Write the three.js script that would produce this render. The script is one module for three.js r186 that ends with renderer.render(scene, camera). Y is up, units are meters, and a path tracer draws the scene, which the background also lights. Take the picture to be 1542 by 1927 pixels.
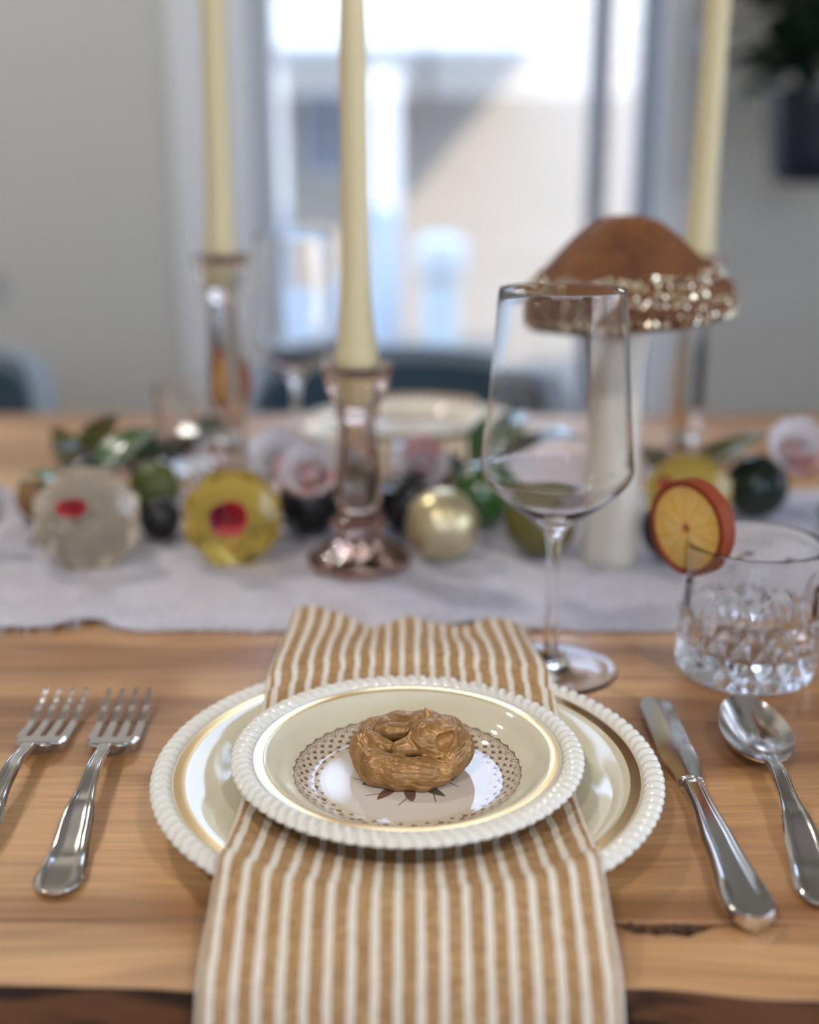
import * as THREE from 'three';
import { mergeGeometries } from 'three/addons/utils/BufferGeometryUtils.js';
import { RoundedBoxGeometry } from 'three/addons/geometries/RoundedBoxGeometry.js';
import { ConvexGeometry } from 'three/addons/geometries/ConvexGeometry.js';

// ---------------------------------------------------------------- camera, sky, sun, exposure
const scene = new THREE.Scene();
const renderer = new THREE.WebGLRenderer({ antialias: true });
renderer.toneMapping = THREE.LinearToneMapping;
renderer.toneMappingExposure = 1.1;
renderer.shadowMap.enabled = true;

const TABLE = 0.75;                                  // height of the table top
const camera = new THREE.PerspectiveCamera(45.64, 1542 / 1927, 0.05, 80);
camera.position.set(0, TABLE + 0.29, 0);
camera.rotation.set(THREE.MathUtils.degToRad(-16.5), 0, 0);
camera.focus = 0.563;
camera.userData.fStop = 2.7;
scene.add(camera);

const clamp = (x, a = 0, b = 1) => Math.min(b, Math.max(a, x));
const lerp = (a, b, t) => a + (b - a) * t;
const smooth = (a, b, x) => { const t = clamp((x - a) / (b - a)); return t * t * (3 - 2 * t); };
function seeded(s) { return () => { s |= 0; s = s + 0x6D2B79F5 | 0; let t = Math.imul(s ^ s >>> 15, 1 | s); t = t + Math.imul(t ^ t >>> 7, 61 | t) ^ t; return ((t ^ t >>> 14) >>> 0) / 4294967296; }; }
const hash = (x, y, z = 0) => { let h = Math.imul(x, 374761393) + Math.imul(y, 668265263) + Math.imul(z, 1274126177) | 0; h = Math.imul(h ^ h >>> 13, 1274126177); return ((h ^ h >>> 16) >>> 0) / 4294967296; };
function noise2(x, y, px = 1 << 30, py = 1 << 30) {   // periodic value noise
  const x0 = Math.floor(x), y0 = Math.floor(y), fx = x - x0, fy = y - y0, m = (a, p) => ((a % p) + p) % p;
  const u = fx * fx * (3 - 2 * fx), v = fy * fy * (3 - 2 * fy), X = m(x0, px), X1 = m(x0 + 1, px), Y = m(y0, py), Y1 = m(y0 + 1, py);
  return lerp(lerp(hash(X, Y), hash(X1, Y), u), lerp(hash(X, Y1), hash(X1, Y1), u), v);
}
function noise3(x, y, z) {
  const x0 = Math.floor(x), y0 = Math.floor(y), z0 = Math.floor(z), u = x - x0, v = y - y0, w = z - z0;
  const a = u * u * (3 - 2 * u), b = v * v * (3 - 2 * v), c = w * w * (3 - 2 * w), h = (i, j, k) => hash(x0 + i, y0 + j, z0 + k);
  return lerp(lerp(lerp(h(0, 0, 0), h(1, 0, 0), a), lerp(h(0, 1, 0), h(1, 1, 0), a), b), lerp(lerp(h(0, 0, 1), h(1, 0, 1), a), lerp(h(0, 1, 1), h(1, 1, 1), a), b), c);
}

{ // sky: blue overhead, pale near the horizon, soft clouds
  const W = 512, H = 256, d = new Float32Array(W * H * 4);
  for (let j = 0; j < H; j++) for (let i = 0; i < W; i++) {
    const el = ((j + 0.5) / H - 0.5) * Math.PI, az = (i + 0.5) / W * 2 * Math.PI, up = Math.max(0, Math.sin(el));
    const t = Math.pow(up, 0.5), k = 5.4;
    let c = [lerp(0.92, 0.34, t) * k, lerp(0.97, 0.6, t) * k, lerp(1.06, 1.1, t) * k];
    const dx = Math.cos(el) * Math.cos(az), dy = Math.cos(el) * Math.sin(az), s = 2.2 / (up + 0.25);
    const n = 0.55 * noise3(dx * s + 7, dy * s + 3, up * 3) + 0.3 * noise3(dx * s * 2.3, dy * s * 2.3, 9) + 0.15 * noise3(dx * s * 5, dy * s * 5, 4);
    const cl = smooth(0.5, 0.78, n) * 0.35;
    c = c.map((x) => lerp(x, 5.6, cl));
    if (el < 0) c = [1.5, 1.45, 1.35];
    d.set([...c, 1], (j * W + i) * 4);
  }
  const t = new THREE.DataTexture(d, W, H, THREE.RGBAFormat, THREE.FloatType);
  t.mapping = THREE.EquirectangularReflectionMapping; t.magFilter = t.minFilter = THREE.LinearFilter; t.needsUpdate = true;
  scene.background = t;
}
const sun = new THREE.DirectionalLight(new THREE.Color(1.0, 0.87, 0.7), 4.6);
sun.position.set(0.58 * 12, 0.67 * 12, 12 - 5); sun.target.position.set(0, 0, -5);
sun.castShadow = true; sun.shadow.mapSize.set(2048, 2048); sun.shadow.camera.far = 60;
Object.assign(sun.shadow.camera, { left: -12, right: 12, top: 12, bottom: -12 });
scene.add(sun, sun.target);

// ---------------------------------------------------------------- helpers
const used = new Map();
function numbered(n) { const k = used.get(n) ?? 0; used.set(n, k + 1); return k ? n + '_' + String(k).padStart(3, '0') : n; }
function shade(o) { o.traverse((m) => { if (m.isMesh) { m.castShadow = true; m.receiveShadow = true; } }); return o; }
function thing(name, label, category, [x, h, z] = [0, 0, 0], turn = 0, group) {
  const o = new THREE.Group(); o.name = numbered(name); o.position.set(x, h, z); o.rotation.y = turn;
  o.userData = { label, category }; if (group) o.userData.group = group;
  scene.add(o); return o;
}
function part(name, geometry, material, parent, label) {
  const m = new THREE.Mesh(geometry, material); m.name = name; m.castShadow = m.receiveShadow = true;
  if (label) m.userData.label = label;
  parent.add(m); return m;
}
function struct(name, geometry, material, parent) {
  const m = new THREE.Mesh(geometry, material); m.name = name; m.castShadow = m.receiveShadow = true;
  if (!parent) m.userData.kind = 'structure';
  (parent ?? scene).add(m); return m;
}
function copyOf(o, name, label, [x, h, z], turn, group) {
  const c = o.clone(); c.name = numbered(name); c.position.set(x, h, z); c.rotation.y = turn;
  c.userData = { ...o.userData, label }; if (group) c.userData.group = group;
  scene.add(c); return c;
}
function geo(pos, uv, idx) {
  const g = new THREE.BufferGeometry();
  g.setAttribute('position', new THREE.Float32BufferAttribute(pos, 3));
  g.setAttribute('uv', new THREE.Float32BufferAttribute(uv, 2));
  g.setIndex(idx); g.computeVertexNormals(); return g;
}
function volume(g) {
  const p = g.attributes.position.array, ix = g.index.array; let v = 0;
  for (let i = 0; i < ix.length; i += 3) {
    const a = ix[i] * 3, b = ix[i + 1] * 3, c = ix[i + 2] * 3;
    v += p[a] * (p[b + 1] * p[c + 2] - p[b + 2] * p[c + 1]) - p[a + 1] * (p[b] * p[c + 2] - p[b + 2] * p[c]) + p[a + 2] * (p[b] * p[c + 1] - p[b + 1] * p[c]);
  }
  return v;
}
function flip(g) { const ix = g.index.array; for (let i = 0; i < ix.length; i += 3) { const t = ix[i]; ix[i] = ix[i + 1]; ix[i + 1] = t; } g.computeVertexNormals(); return g; }
const oriented = (g) => volume(g) < 0 ? flip(g) : g;
function weldSeam(g, nu, nv) {                         // closed in u: average the normals of the two seam columns
  const n = g.attributes.normal;
  for (let j = 0; j <= nv; j++) {
    const a = j * (nu + 1), b = a + nu, v = new THREE.Vector3(n.getX(a) + n.getX(b), n.getY(a) + n.getY(b), n.getZ(a) + n.getZ(b)).normalize();
    n.setXYZ(a, v.x, v.y, v.z); n.setXYZ(b, v.x, v.y, v.z);
  }
}
function grid(nu, nv, f, uvf, closed = false) {        // one surface f(u, v) -> [x, y, z]
  const pos = [], uv = [], idx = [];
  for (let j = 0; j <= nv; j++) for (let i = 0; i <= nu; i++) { const u = i / nu, v = j / nv; pos.push(...f(closed && i === nu ? 0 : u, v)); uv.push(...(uvf ? uvf(u, v) : [u, v])); }
  for (let j = 0; j < nv; j++) for (let i = 0; i < nu; i++) { const a = j * (nu + 1) + i, b = a + 1, c = a + nu + 1; idx.push(a, b, c + 1, a, c + 1, c); }
  const g = geo(pos, uv, idx); if (closed) weldSeam(g, nu, nv); return g;
}
function solid(nu, nv, top, bottom, uvf, closed = false) {   // a closed body between two surfaces over the same (u, v)
  const pos = [], uv = [], idx = [];
  const sheet = (f, turned) => {
    const base = pos.length / 3;
    for (let j = 0; j <= nv; j++) for (let i = 0; i <= nu; i++) { const u = i / nu, v = j / nv; pos.push(...f(closed && i === nu ? 0 : u, v)); uv.push(...(uvf ? uvf(u, v) : [u, v])); }
    for (let j = 0; j < nv; j++) for (let i = 0; i < nu; i++) { const a = base + j * (nu + 1) + i, b = a + 1, c = a + nu + 1; turned ? idx.push(a, c + 1, b, a, c, c + 1) : idx.push(a, b, c + 1, a, c + 1, c); }
  };
  sheet(top, false); sheet(bottom, true);
  const rim = (n, at, turned) => {
    const base = pos.length / 3;
    for (let i = 0; i <= n; i++) { const [u, v] = at(i / n); for (const f of [top, bottom]) { pos.push(...f(u, v)); uv.push(...(uvf ? uvf(u, v) : [u, v])); } }
    for (let i = 0; i < n; i++) { const a = base + 2 * i; turned ? idx.push(a, a + 3, a + 1, a, a + 2, a + 3) : idx.push(a, a + 1, a + 3, a, a + 3, a + 2); }
  };
  rim(nu, (t) => [closed && t === 1 ? 0 : t, 0], false); rim(nu, (t) => [closed && t === 1 ? 0 : t, 1], true);
  if (!closed) { rim(nv, (t) => [0, t], true); rim(nv, (t) => [1, t], false); }
  return oriented(geo(pos, uv, idx));
}
// A turned profile [[r, y], ...], closed at the axis, cut into consecutive pieces that together are watertight.
function curve(points, n) {                            // smooth points of a profile; a third entry of 1 marks a sharp corner
  const out = [], runs = []; let run = [];
  points.forEach((p, i) => { run.push(p); if ((p[2] && i) || i === points.length - 1) { runs.push(run); run = [p]; } });
  runs.forEach((r, k) => {
    if (r.length < 2) return;
    const total = r.length - 1, c = new THREE.CatmullRomCurve3(r.map((p) => new THREE.Vector3(p[0], p[1], 0)), false, 'centripetal'), m = total === 1 ? 2 : total * n;
    for (let i = k ? 1 : 0; i <= m; i++) { const q = c.getPoint(i / m); out.push([Math.max(0, q.x), q.y]); }
  });
  return out;
}
function lathe(profile, nu = 64, bend) {
  const m = profile.length - 1;
  const f = (u, v) => { const [r, y] = profile[Math.round(v * m)], a = u * 2 * Math.PI, q = bend ? bend(r, y, a, Math.round(v * m)) : [r, y]; return [q[0] * Math.cos(a), q[1], q[0] * Math.sin(a)]; };
  return grid(nu, m, f, (u, v) => [u, v], true);
}
function lathePieces(profile, cuts, nu, bend) {        // cuts: indices into the profile where one piece ends and the next begins
  const turn = volume(lathe(profile, nu, bend)) < 0, ends = [0, ...cuts, profile.length - 1], out = [];
  for (let k = 0; k < ends.length - 1; k++) { const g = lathe(profile.slice(ends[k], ends[k + 1] + 1), nu, bend && ((r, y, a, i) => bend(r, y, a, i + ends[k]))); out.push(turn ? flip(g) : g); }
  return out;
}
const turned = (profile, nu, bend) => oriented(lathe(profile, nu, bend));
const box = (w, h, d, x = 0, y = 0, z = 0, r = 0.003) => { const g = new RoundedBoxGeometry(w, h, d, 2, Math.min(r, w / 2.1, h / 2.1, d / 2.1)); g.translate(x, y, z); return g; };
function tube(points, r, n = 24, m = 8) { return new THREE.TubeGeometry(new THREE.CatmullRomCurve3(points.map((p) => new THREE.Vector3(...p))), n, r, m); }
function texture(w, h, f, srgb = true) {
  const d = new Uint8Array(w * h * 4);
  for (let j = 0; j < h; j++) for (let i = 0; i < w; i++) { const c = f((i + 0.5) / w, (j + 0.5) / h); const o = (j * w + i) * 4; d[o] = clamp(c[0], 0, 255); d[o + 1] = clamp(c[1], 0, 255); d[o + 2] = clamp(c[2], 0, 255); d[o + 3] = 255; }
  const t = new THREE.DataTexture(d, w, h); t.wrapS = t.wrapT = THREE.RepeatWrapping; t.magFilter = THREE.LinearFilter; t.minFilter = THREE.LinearMipmapLinearFilter; t.generateMipmaps = true;
  if (srgb) t.colorSpace = THREE.SRGBColorSpace; t.needsUpdate = true; return t;
}
const mat = (o) => new THREE.MeshStandardMaterial(o), phys = (o) => new THREE.MeshPhysicalMaterial(o);
const at = (x, h, Z) => [x, TABLE + h, -Z];            // a point h above the table top, Z in front of the camera's foot

// ---------------------------------------------------------------- materials
const mixc = (a, b, t) => a.map((x, i) => lerp(x, b[i], t));
const woodAt = (u, v) => {                             // 1.2 m by 0.6 m of honey-coloured rustic wood, grain along u
  const warp = noise2(u * 6, v * 10, 6, 10) * 0.05, w = v + warp;
  const broad = noise2(u * 3, w * 22, 3, 22 * 99), fine = 0.6 * noise2(u * 7, w * 110, 7) + 0.4 * noise2(u * 22, w * 260, 22), hair = noise2(u * 40, w * 520, 40), blot = noise2(u * 9, v * 9, 9, 9), blot2 = noise2(u * 24 + 5, v * 26, 24, 26);
  let c = mixc([178, 136, 92], [146, 104, 66], smooth(0.25, 0.8, broad));
  c = mixc(c, [104, 68, 38], smooth(0.5, 0.8, fine * 0.6 + broad * 0.4) * 0.5);
  c = mixc(c, [204, 166, 122], smooth(0.45, 0.85, blot) * 0.4);
  c = mixc(c, [120, 74, 42], smooth(0.62, 0.9, blot2) * 0.3);
  return c.map((x) => x * (1.0 + 0.18 * hair));
};
const woodMap = texture(2048, 1024, woodAt);
const woodBump = texture(1024, 512, (u, v) => { const s = 128 + 90 * (noise2(u * 30, v * 380, 30, 380) - 0.5) + 60 * (noise2(u * 8, v * 60, 8, 60) - 0.5); return [s, s, s]; }, false);
const M = {};
M.wood = phys({ map: woodMap, bumpMap: woodBump, bumpScale: 0.0004, roughness: 0.45, clearcoat: 0.4, clearcoatRoughness: 0.28 });
M.bark = mat({ color: new THREE.Color(0.09, 0.045, 0.025), roughness: 0.9 });
const steelRough = texture(128, 128, (u, v) => { const s = 18 + 26 * noise2(u * 40, v * 40, 40, 40); return [s, s, s]; }, false);
M.steel = mat({ color: new THREE.Color(0.72, 0.7, 0.67), metalness: 1, roughness: 0.13 });
M.gold = mat({ color: new THREE.Color(0.72, 0.46, 0.2), metalness: 1, roughness: 0.16 });
M.glass = phys({ color: 0xffffff, transmission: 1, thickness: 0.01, ior: 1.45, roughness: 0 });
M.rosePale = phys({ color: 0xffffff, transmission: 1, thickness: 0.01, ior: 1.48, roughness: 0.02, attenuationColor: new THREE.Color(0.93, 0.74, 0.62), attenuationDistance: 0.06 });
M.rose = phys({ color: 0xffffff, transmission: 1, thickness: 0.01, ior: 1.48, roughness: 0.02, attenuationColor: new THREE.Color(0.86, 0.6, 0.48), attenuationDistance: 0.045 });
M.pane = phys({ color: 0xffffff, transmission: 1, thickness: 0, ior: 1.5, roughness: 0 });
M.wax = phys({ color: new THREE.Color(0.65, 0.56, 0.33), roughness: 0.45, sheen: 0.2, specularIntensity: 0.6 });
M.wick = mat({ color: 0x2a241e, roughness: 1 });
M.wall = mat({ color: new THREE.Color(0.52, 0.515, 0.48), roughness: 0.9 });
M.ceiling = mat({ color: new THREE.Color(0.72, 0.7, 0.66), roughness: 0.95 });
M.trim = mat({ color: new THREE.Color(0.66, 0.68, 0.69), roughness: 0.5 });
M.sash = mat({ color: new THREE.Color(0.5, 0.53, 0.55), roughness: 0.45 });
M.track = mat({ color: new THREE.Color(0.22, 0.25, 0.3), roughness: 0.5 });

// ---------------------------------------------------------------- the room
const WALL = 2.6, LEFT = -2.3, RIGHT = 1.95, BACK = 1.9, CEIL = 2.75;
const floorMap = texture(1024, 512, (u, v) => { const k = Math.floor(v * 6), g = noise2(u * 10 + k * 7, v * 150, 1 << 20, 150); const c = mixc([134, 101, 72], [96, 68, 46], g * 0.7 + hash(k, 3) * 0.3); return v * 6 % 1 < 0.02 ? [45, 32, 24] : c; });
floorMap.repeat.set(3, 6);
struct('floor', box(RIGHT - LEFT + 0.4, 0.1, BACK + WALL + 0.4, (LEFT + RIGHT) / 2, -0.05, (BACK - WALL) / 2), mat({ map: floorMap, roughness: 0.45 }));
struct('ceiling', box(RIGHT - LEFT + 4.2, 0.16, BACK + WALL + 2.6, (LEFT + RIGHT) / 2 + 1.8, CEIL + 0.08, (BACK - WALL) / 2 + 1.15), M.ceiling);   // slab runs on as an unseen eave, added to keep sun out
struct('wall_left', box(0.15, CEIL, BACK + WALL + 0.3, LEFT - 0.075, CEIL / 2, (BACK - WALL) / 2), M.wall);
// back wall, behind the diner, with an unseen window added for front light and reflections
const BX0 = -1.3, BX1 = 1.5, BY0 = 1.3, BY1 = 2.5, bz = BACK + 0.075;
struct('wall_back', mergeGeometries([
  box(BX0 - LEFT + 0.15, CEIL, 0.15, (LEFT - 0.15 + BX0) / 2, CEIL / 2, bz), box(RIGHT + 0.15 - BX1, CEIL, 0.15, (RIGHT + 0.15 + BX1) / 2, CEIL / 2, bz),
  box(BX1 - BX0, BY0, 0.15, (BX0 + BX1) / 2, BY0 / 2, bz), box(BX1 - BX0, CEIL - BY1, 0.15, (BX0 + BX1) / 2, (CEIL + BY1) / 2, bz)]), M.wall);
{ const w = new THREE.Group(); w.name = 'window_2'; w.userData.kind = 'structure'; w.position.set(0, 0, bz); scene.add(w);
  const xc = (BX0 + BX1) / 2, L = BX1 - BX0, yc = (BY0 + BY1) / 2, h = BY1 - BY0;
  struct('window_frame', mergeGeometries([box(L, 0.05, 0.07, xc, BY0 + 0.025, 0), box(L, 0.05, 0.07, xc, BY1 - 0.025, 0), box(0.05, h, 0.07, BX0 + 0.025, yc, 0), box(0.05, h, 0.07, BX1 - 0.025, yc, 0), box(0.05, h - 0.1, 0.06, xc, yc, 0)]), M.trim, w);
  struct('window_sill', box(L + 0.1, 0.03, 0.2, xc, BY0 - 0.015, -0.06), M.trim, w);
  for (const q of [-1, 1]) struct('pane', box(L / 2 - 0.075, h - 0.1, 0.006, xc + q * (L / 4 - 0.0125), yc, 0, 0.001), M.pane, w); }
// far wall: left of the sliding door, right of it, and above it
const DL = -0.445, DR = 0.575, DH = 2.5;
const wallFar = struct('wall_far', mergeGeometries([
  box(DL - LEFT + 0.15, CEIL, 0.16, (DL + LEFT - 0.15) / 2, CEIL / 2, -WALL - 0.08),
  box(RIGHT + 0.15 - DR, CEIL, 0.16, (DR + RIGHT + 0.15) / 2, CEIL / 2, -WALL - 0.08),
  box(DR - DL, CEIL - DH, 0.16, (DL + DR) / 2, (CEIL + DH) / 2, -WALL - 0.08)]), M.wall);
// right wall with a wide window
const WZ0 = -1.4, WZ1 = 1.4, WY0 = 0.9, WY1 = 2.45, wx = RIGHT + 0.075;
struct('wall_right', mergeGeometries([
  box(0.15, CEIL, WALL + WZ0, wx, CEIL / 2, (WZ0 - WALL) / 2), box(0.15, CEIL, BACK - WZ1, wx, CEIL / 2, (WZ1 + BACK) / 2),
  box(0.15, WY0, WZ1 - WZ0, wx, WY0 / 2, (WZ0 + WZ1) / 2), box(0.15, CEIL - WY1, WZ1 - WZ0, wx, (CEIL + WY1) / 2, (WZ0 + WZ1) / 2)]), M.wall);
{ const w = new THREE.Group(); w.name = 'window_1'; w.userData.kind = 'structure'; w.position.set(wx, 0, 0); scene.add(w);
  const zc = (WZ0 + WZ1) / 2, L = WZ1 - WZ0;
  struct('window_frame', mergeGeometries([box(0.07, 0.05, L, 0, WY0 + 0.025, zc), box(0.07, 0.05, L, 0, WY1 - 0.025, zc), box(0.07, WY1 - WY0, 0.05, 0, (WY0 + WY1) / 2, WZ0 + 0.025), box(0.07, WY1 - WY0, 0.05, 0, (WY0 + WY1) / 2, WZ1 - 0.025), box(0.06, WY1 - WY0 - 0.1, 0.05, 0, (WY0 + WY1) / 2, zc)]), M.trim, w);
  struct('window_sill', box(0.2, 0.03, L + 0.1, -0.09, WY0 - 0.015, zc), M.trim, w);
  for (const s of [-1, 1]) struct('pane', box(0.006, WY1 - WY0 - 0.1, L / 2 - 0.075, 0, (WY0 + WY1) / 2, zc + s * (L / 4 - 0.0125), 0.001), M.pane, w); }
{ // sliding door: casing, frame, a wide sash and a narrow one
  const d = new THREE.Group(); d.name = 'door_1'; d.userData.kind = 'structure'; d.position.set(0, 0, -WALL); scene.add(d);
  const bar = (w, x, z, dep, m, n) => struct(n, box(w, DH - 0.03, dep, x, DH / 2, z), m, d);
  struct('door_casing', mergeGeometries([box(0.075, DH + 0.06, 0.025, DL - 0.0, (DH + 0.06) / 2, 0.0126), box(0.062, DH + 0.06, 0.025, DR - 0.035, (DH + 0.06) / 2, 0.0126), box(DR - DL, 0.08, 0.025, (DL + DR) / 2, DH + 0.02, 0.0126)]), M.trim, d);
  bar(0.12, DL + 0.06, -0.06, 0.09, M.trim, 'door_jamb');
  bar(0.07, -0.313, -0.075, 0.05, M.sash, 'door_stile');
  bar(0.038, 0.395, -0.075, 0.05, M.track, 'door_stile');
  bar(0.03, 0.499, -0.11, 0.04, M.track, 'door_stile');
  bar(0.06, 0.545, -0.06, 0.09, M.trim, 'door_jamb');
  struct('door_rail', box(0.74, 0.09, 0.045, 0.04, 0.085, -0.075), M.sash, d); struct('door_rail', box(0.74, 0.09, 0.045, 0.04, DH - 0.06, -0.075), M.sash, d);
  struct('door_threshold', box(1.02, 0.035, 0.15, (DL + DR) / 2, 0.018, -0.08), M.track, d);
  struct('pane', box(0.66, DH - 0.2, 0.006, 0.049, DH / 2, -0.075, 0.001), M.pane, d); struct('pane', box(0.07, DH - 0.2, 0.006, 0.449, DH / 2, -0.11, 0.001), M.pane, d);
}
struct('baseboard_left', box(0.015, 0.1, BACK + WALL, LEFT + 0.008, 0.05, (BACK - WALL) / 2), M.trim);
struct('baseboard_far', mergeGeometries([box(DL - LEFT - 0.04, 0.1, 0.015, (DL + LEFT - 0.04) / 2, 0.05, -WALL + 0.008), box(RIGHT - DR - 0.01, 0.1, 0.015, (DR + RIGHT + 0.01) / 2, 0.05, -WALL + 0.008)]), M.trim);

// recessed ceiling lamps, each with its own light
{ const spots = [[-1.1, -1.75], [-0.75, 0.9], [0.95, 0.9]];  // first spot is added, to brighten the far wall at left
  const where = ['added to brighten the left part of the far wall', 'behind the diner on the left', 'behind the diner on the right'];
  spots.forEach(([x, z], i) => {
    const t = thing('ceiling_light', 'round recessed ceiling lamp ' + where[i], 'lamp', [x, CEIL, z], 0, 'recessed ceiling lamps');
    part('trim_ring', turned(curve([[0.09, 0, 1], [0.09, -0.004, 1], [0.106, -0.006], [0.112, 0, 1], [0.09, 0, 1]], 4), 32), M.trim, t);
    part('diffuser', new THREE.CylinderGeometry(0.09, 0.09, 0.003, 32).translate(0, -0.0016, 0), mat({ color: 0xffffff, emissive: new THREE.Color(1, 0.93, 0.84), emissiveIntensity: 1.6 }), t);
    const l = new THREE.SpotLight(new THREE.Color(1, 0.93, 0.84), i ? 8.5 : 8, 0, 1.45, 0.8, 2); l.position.set(0, -0.012, 0); l.target.position.set(0, -1, 0); l.castShadow = true; l.shadow.radius = 5; t.add(l, l.target);
  });
}

// ---------------------------------------------------------------- outside: yard, porch, pale house wall
{ const stucco = mat({ color: new THREE.Color(0.335, 0.298, 0.255), roughness: 0.95 }), white = mat({ color: new THREE.Color(0.46, 0.48, 0.5), roughness: 0.7 });
  struct('ground', box(30, 0.2, 30, 0, -0.8, -11), mat({ color: new THREE.Color(0.26, 0.25, 0.23), roughness: 1 }));
  const house = thing('neighbour_house', 'pale cream house beyond the glass door with a small white porch', 'house', [0, -0.7, -7.1]);
  part('wall', box(12, 4.0, 0.3, 0, 2.0, -0.15), stucco, house);
  const porch = part('porch_roof', box(3.5, 0.16, 1.25, -1.13, 2.28, 0.63, 0.01), white, house);
  part('fascia', box(3.6, 0.15, 0.05, -1.12, 2.26, 1.28, 0.01), white, porch);
  part('porch_post', box(0.15, 2.2, 0.15, -0.12, 1.1, 1.1, 0.01), white, house);
  part('porch_post', box(0.15, 2.2, 0.15, -0.66, 1.1, 1.1, 0.01), white, house);
  const wn = part('window', box(0.3, 0.5, 0.06, -0.45, 1.85, 0.0), white, house);
  part('pane', box(0.24, 0.44, 0.02, -0.45, 1.85, 0.03), mat({ color: new THREE.Color(0.2, 0.22, 0.27), roughness: 0.2 }), wn);
  for (let k = 0; k < 3; k++) part('fence_panel', box(0.2, 0.85, 0.04, -0.76 + k * 0.26, 0.75, 1.4), white, house);
  const bin = thing('patio_heater', 'pale round lidded outdoor heater standing outside the glass door', 'heater', [0.13, -0.7, -5.2]);
  part('body', turned(curve([[0, 0.12], [0.075, 0.12], [0.08, 0.14], [0.075, 0.9], [0.075, 1.24, 1], [0, 1.24]], 5), 40), mat({ color: new THREE.Color(0.46, 0.48, 0.47), roughness: 0.6 }), bin);
  part('lid', turned(curve([[0, 1.24], [0.1, 1.24, 1], [0.103, 1.28], [0.1, 1.37], [0.07, 1.4], [0, 1.405]], 5), 40), mat({ color: new THREE.Color(0.5, 0.49, 0.46), roughness: 0.5 }), bin);
  for (let k = 0; k < 3; k++) { const a = k * 2.094 + 0.5; part('leg', tube([[0.06 * Math.cos(a), 0.13, 0.06 * Math.sin(a)], [0.1 * Math.cos(a), 0, 0.1 * Math.sin(a)]], 0.012, 4), white, bin); }
}

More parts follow.
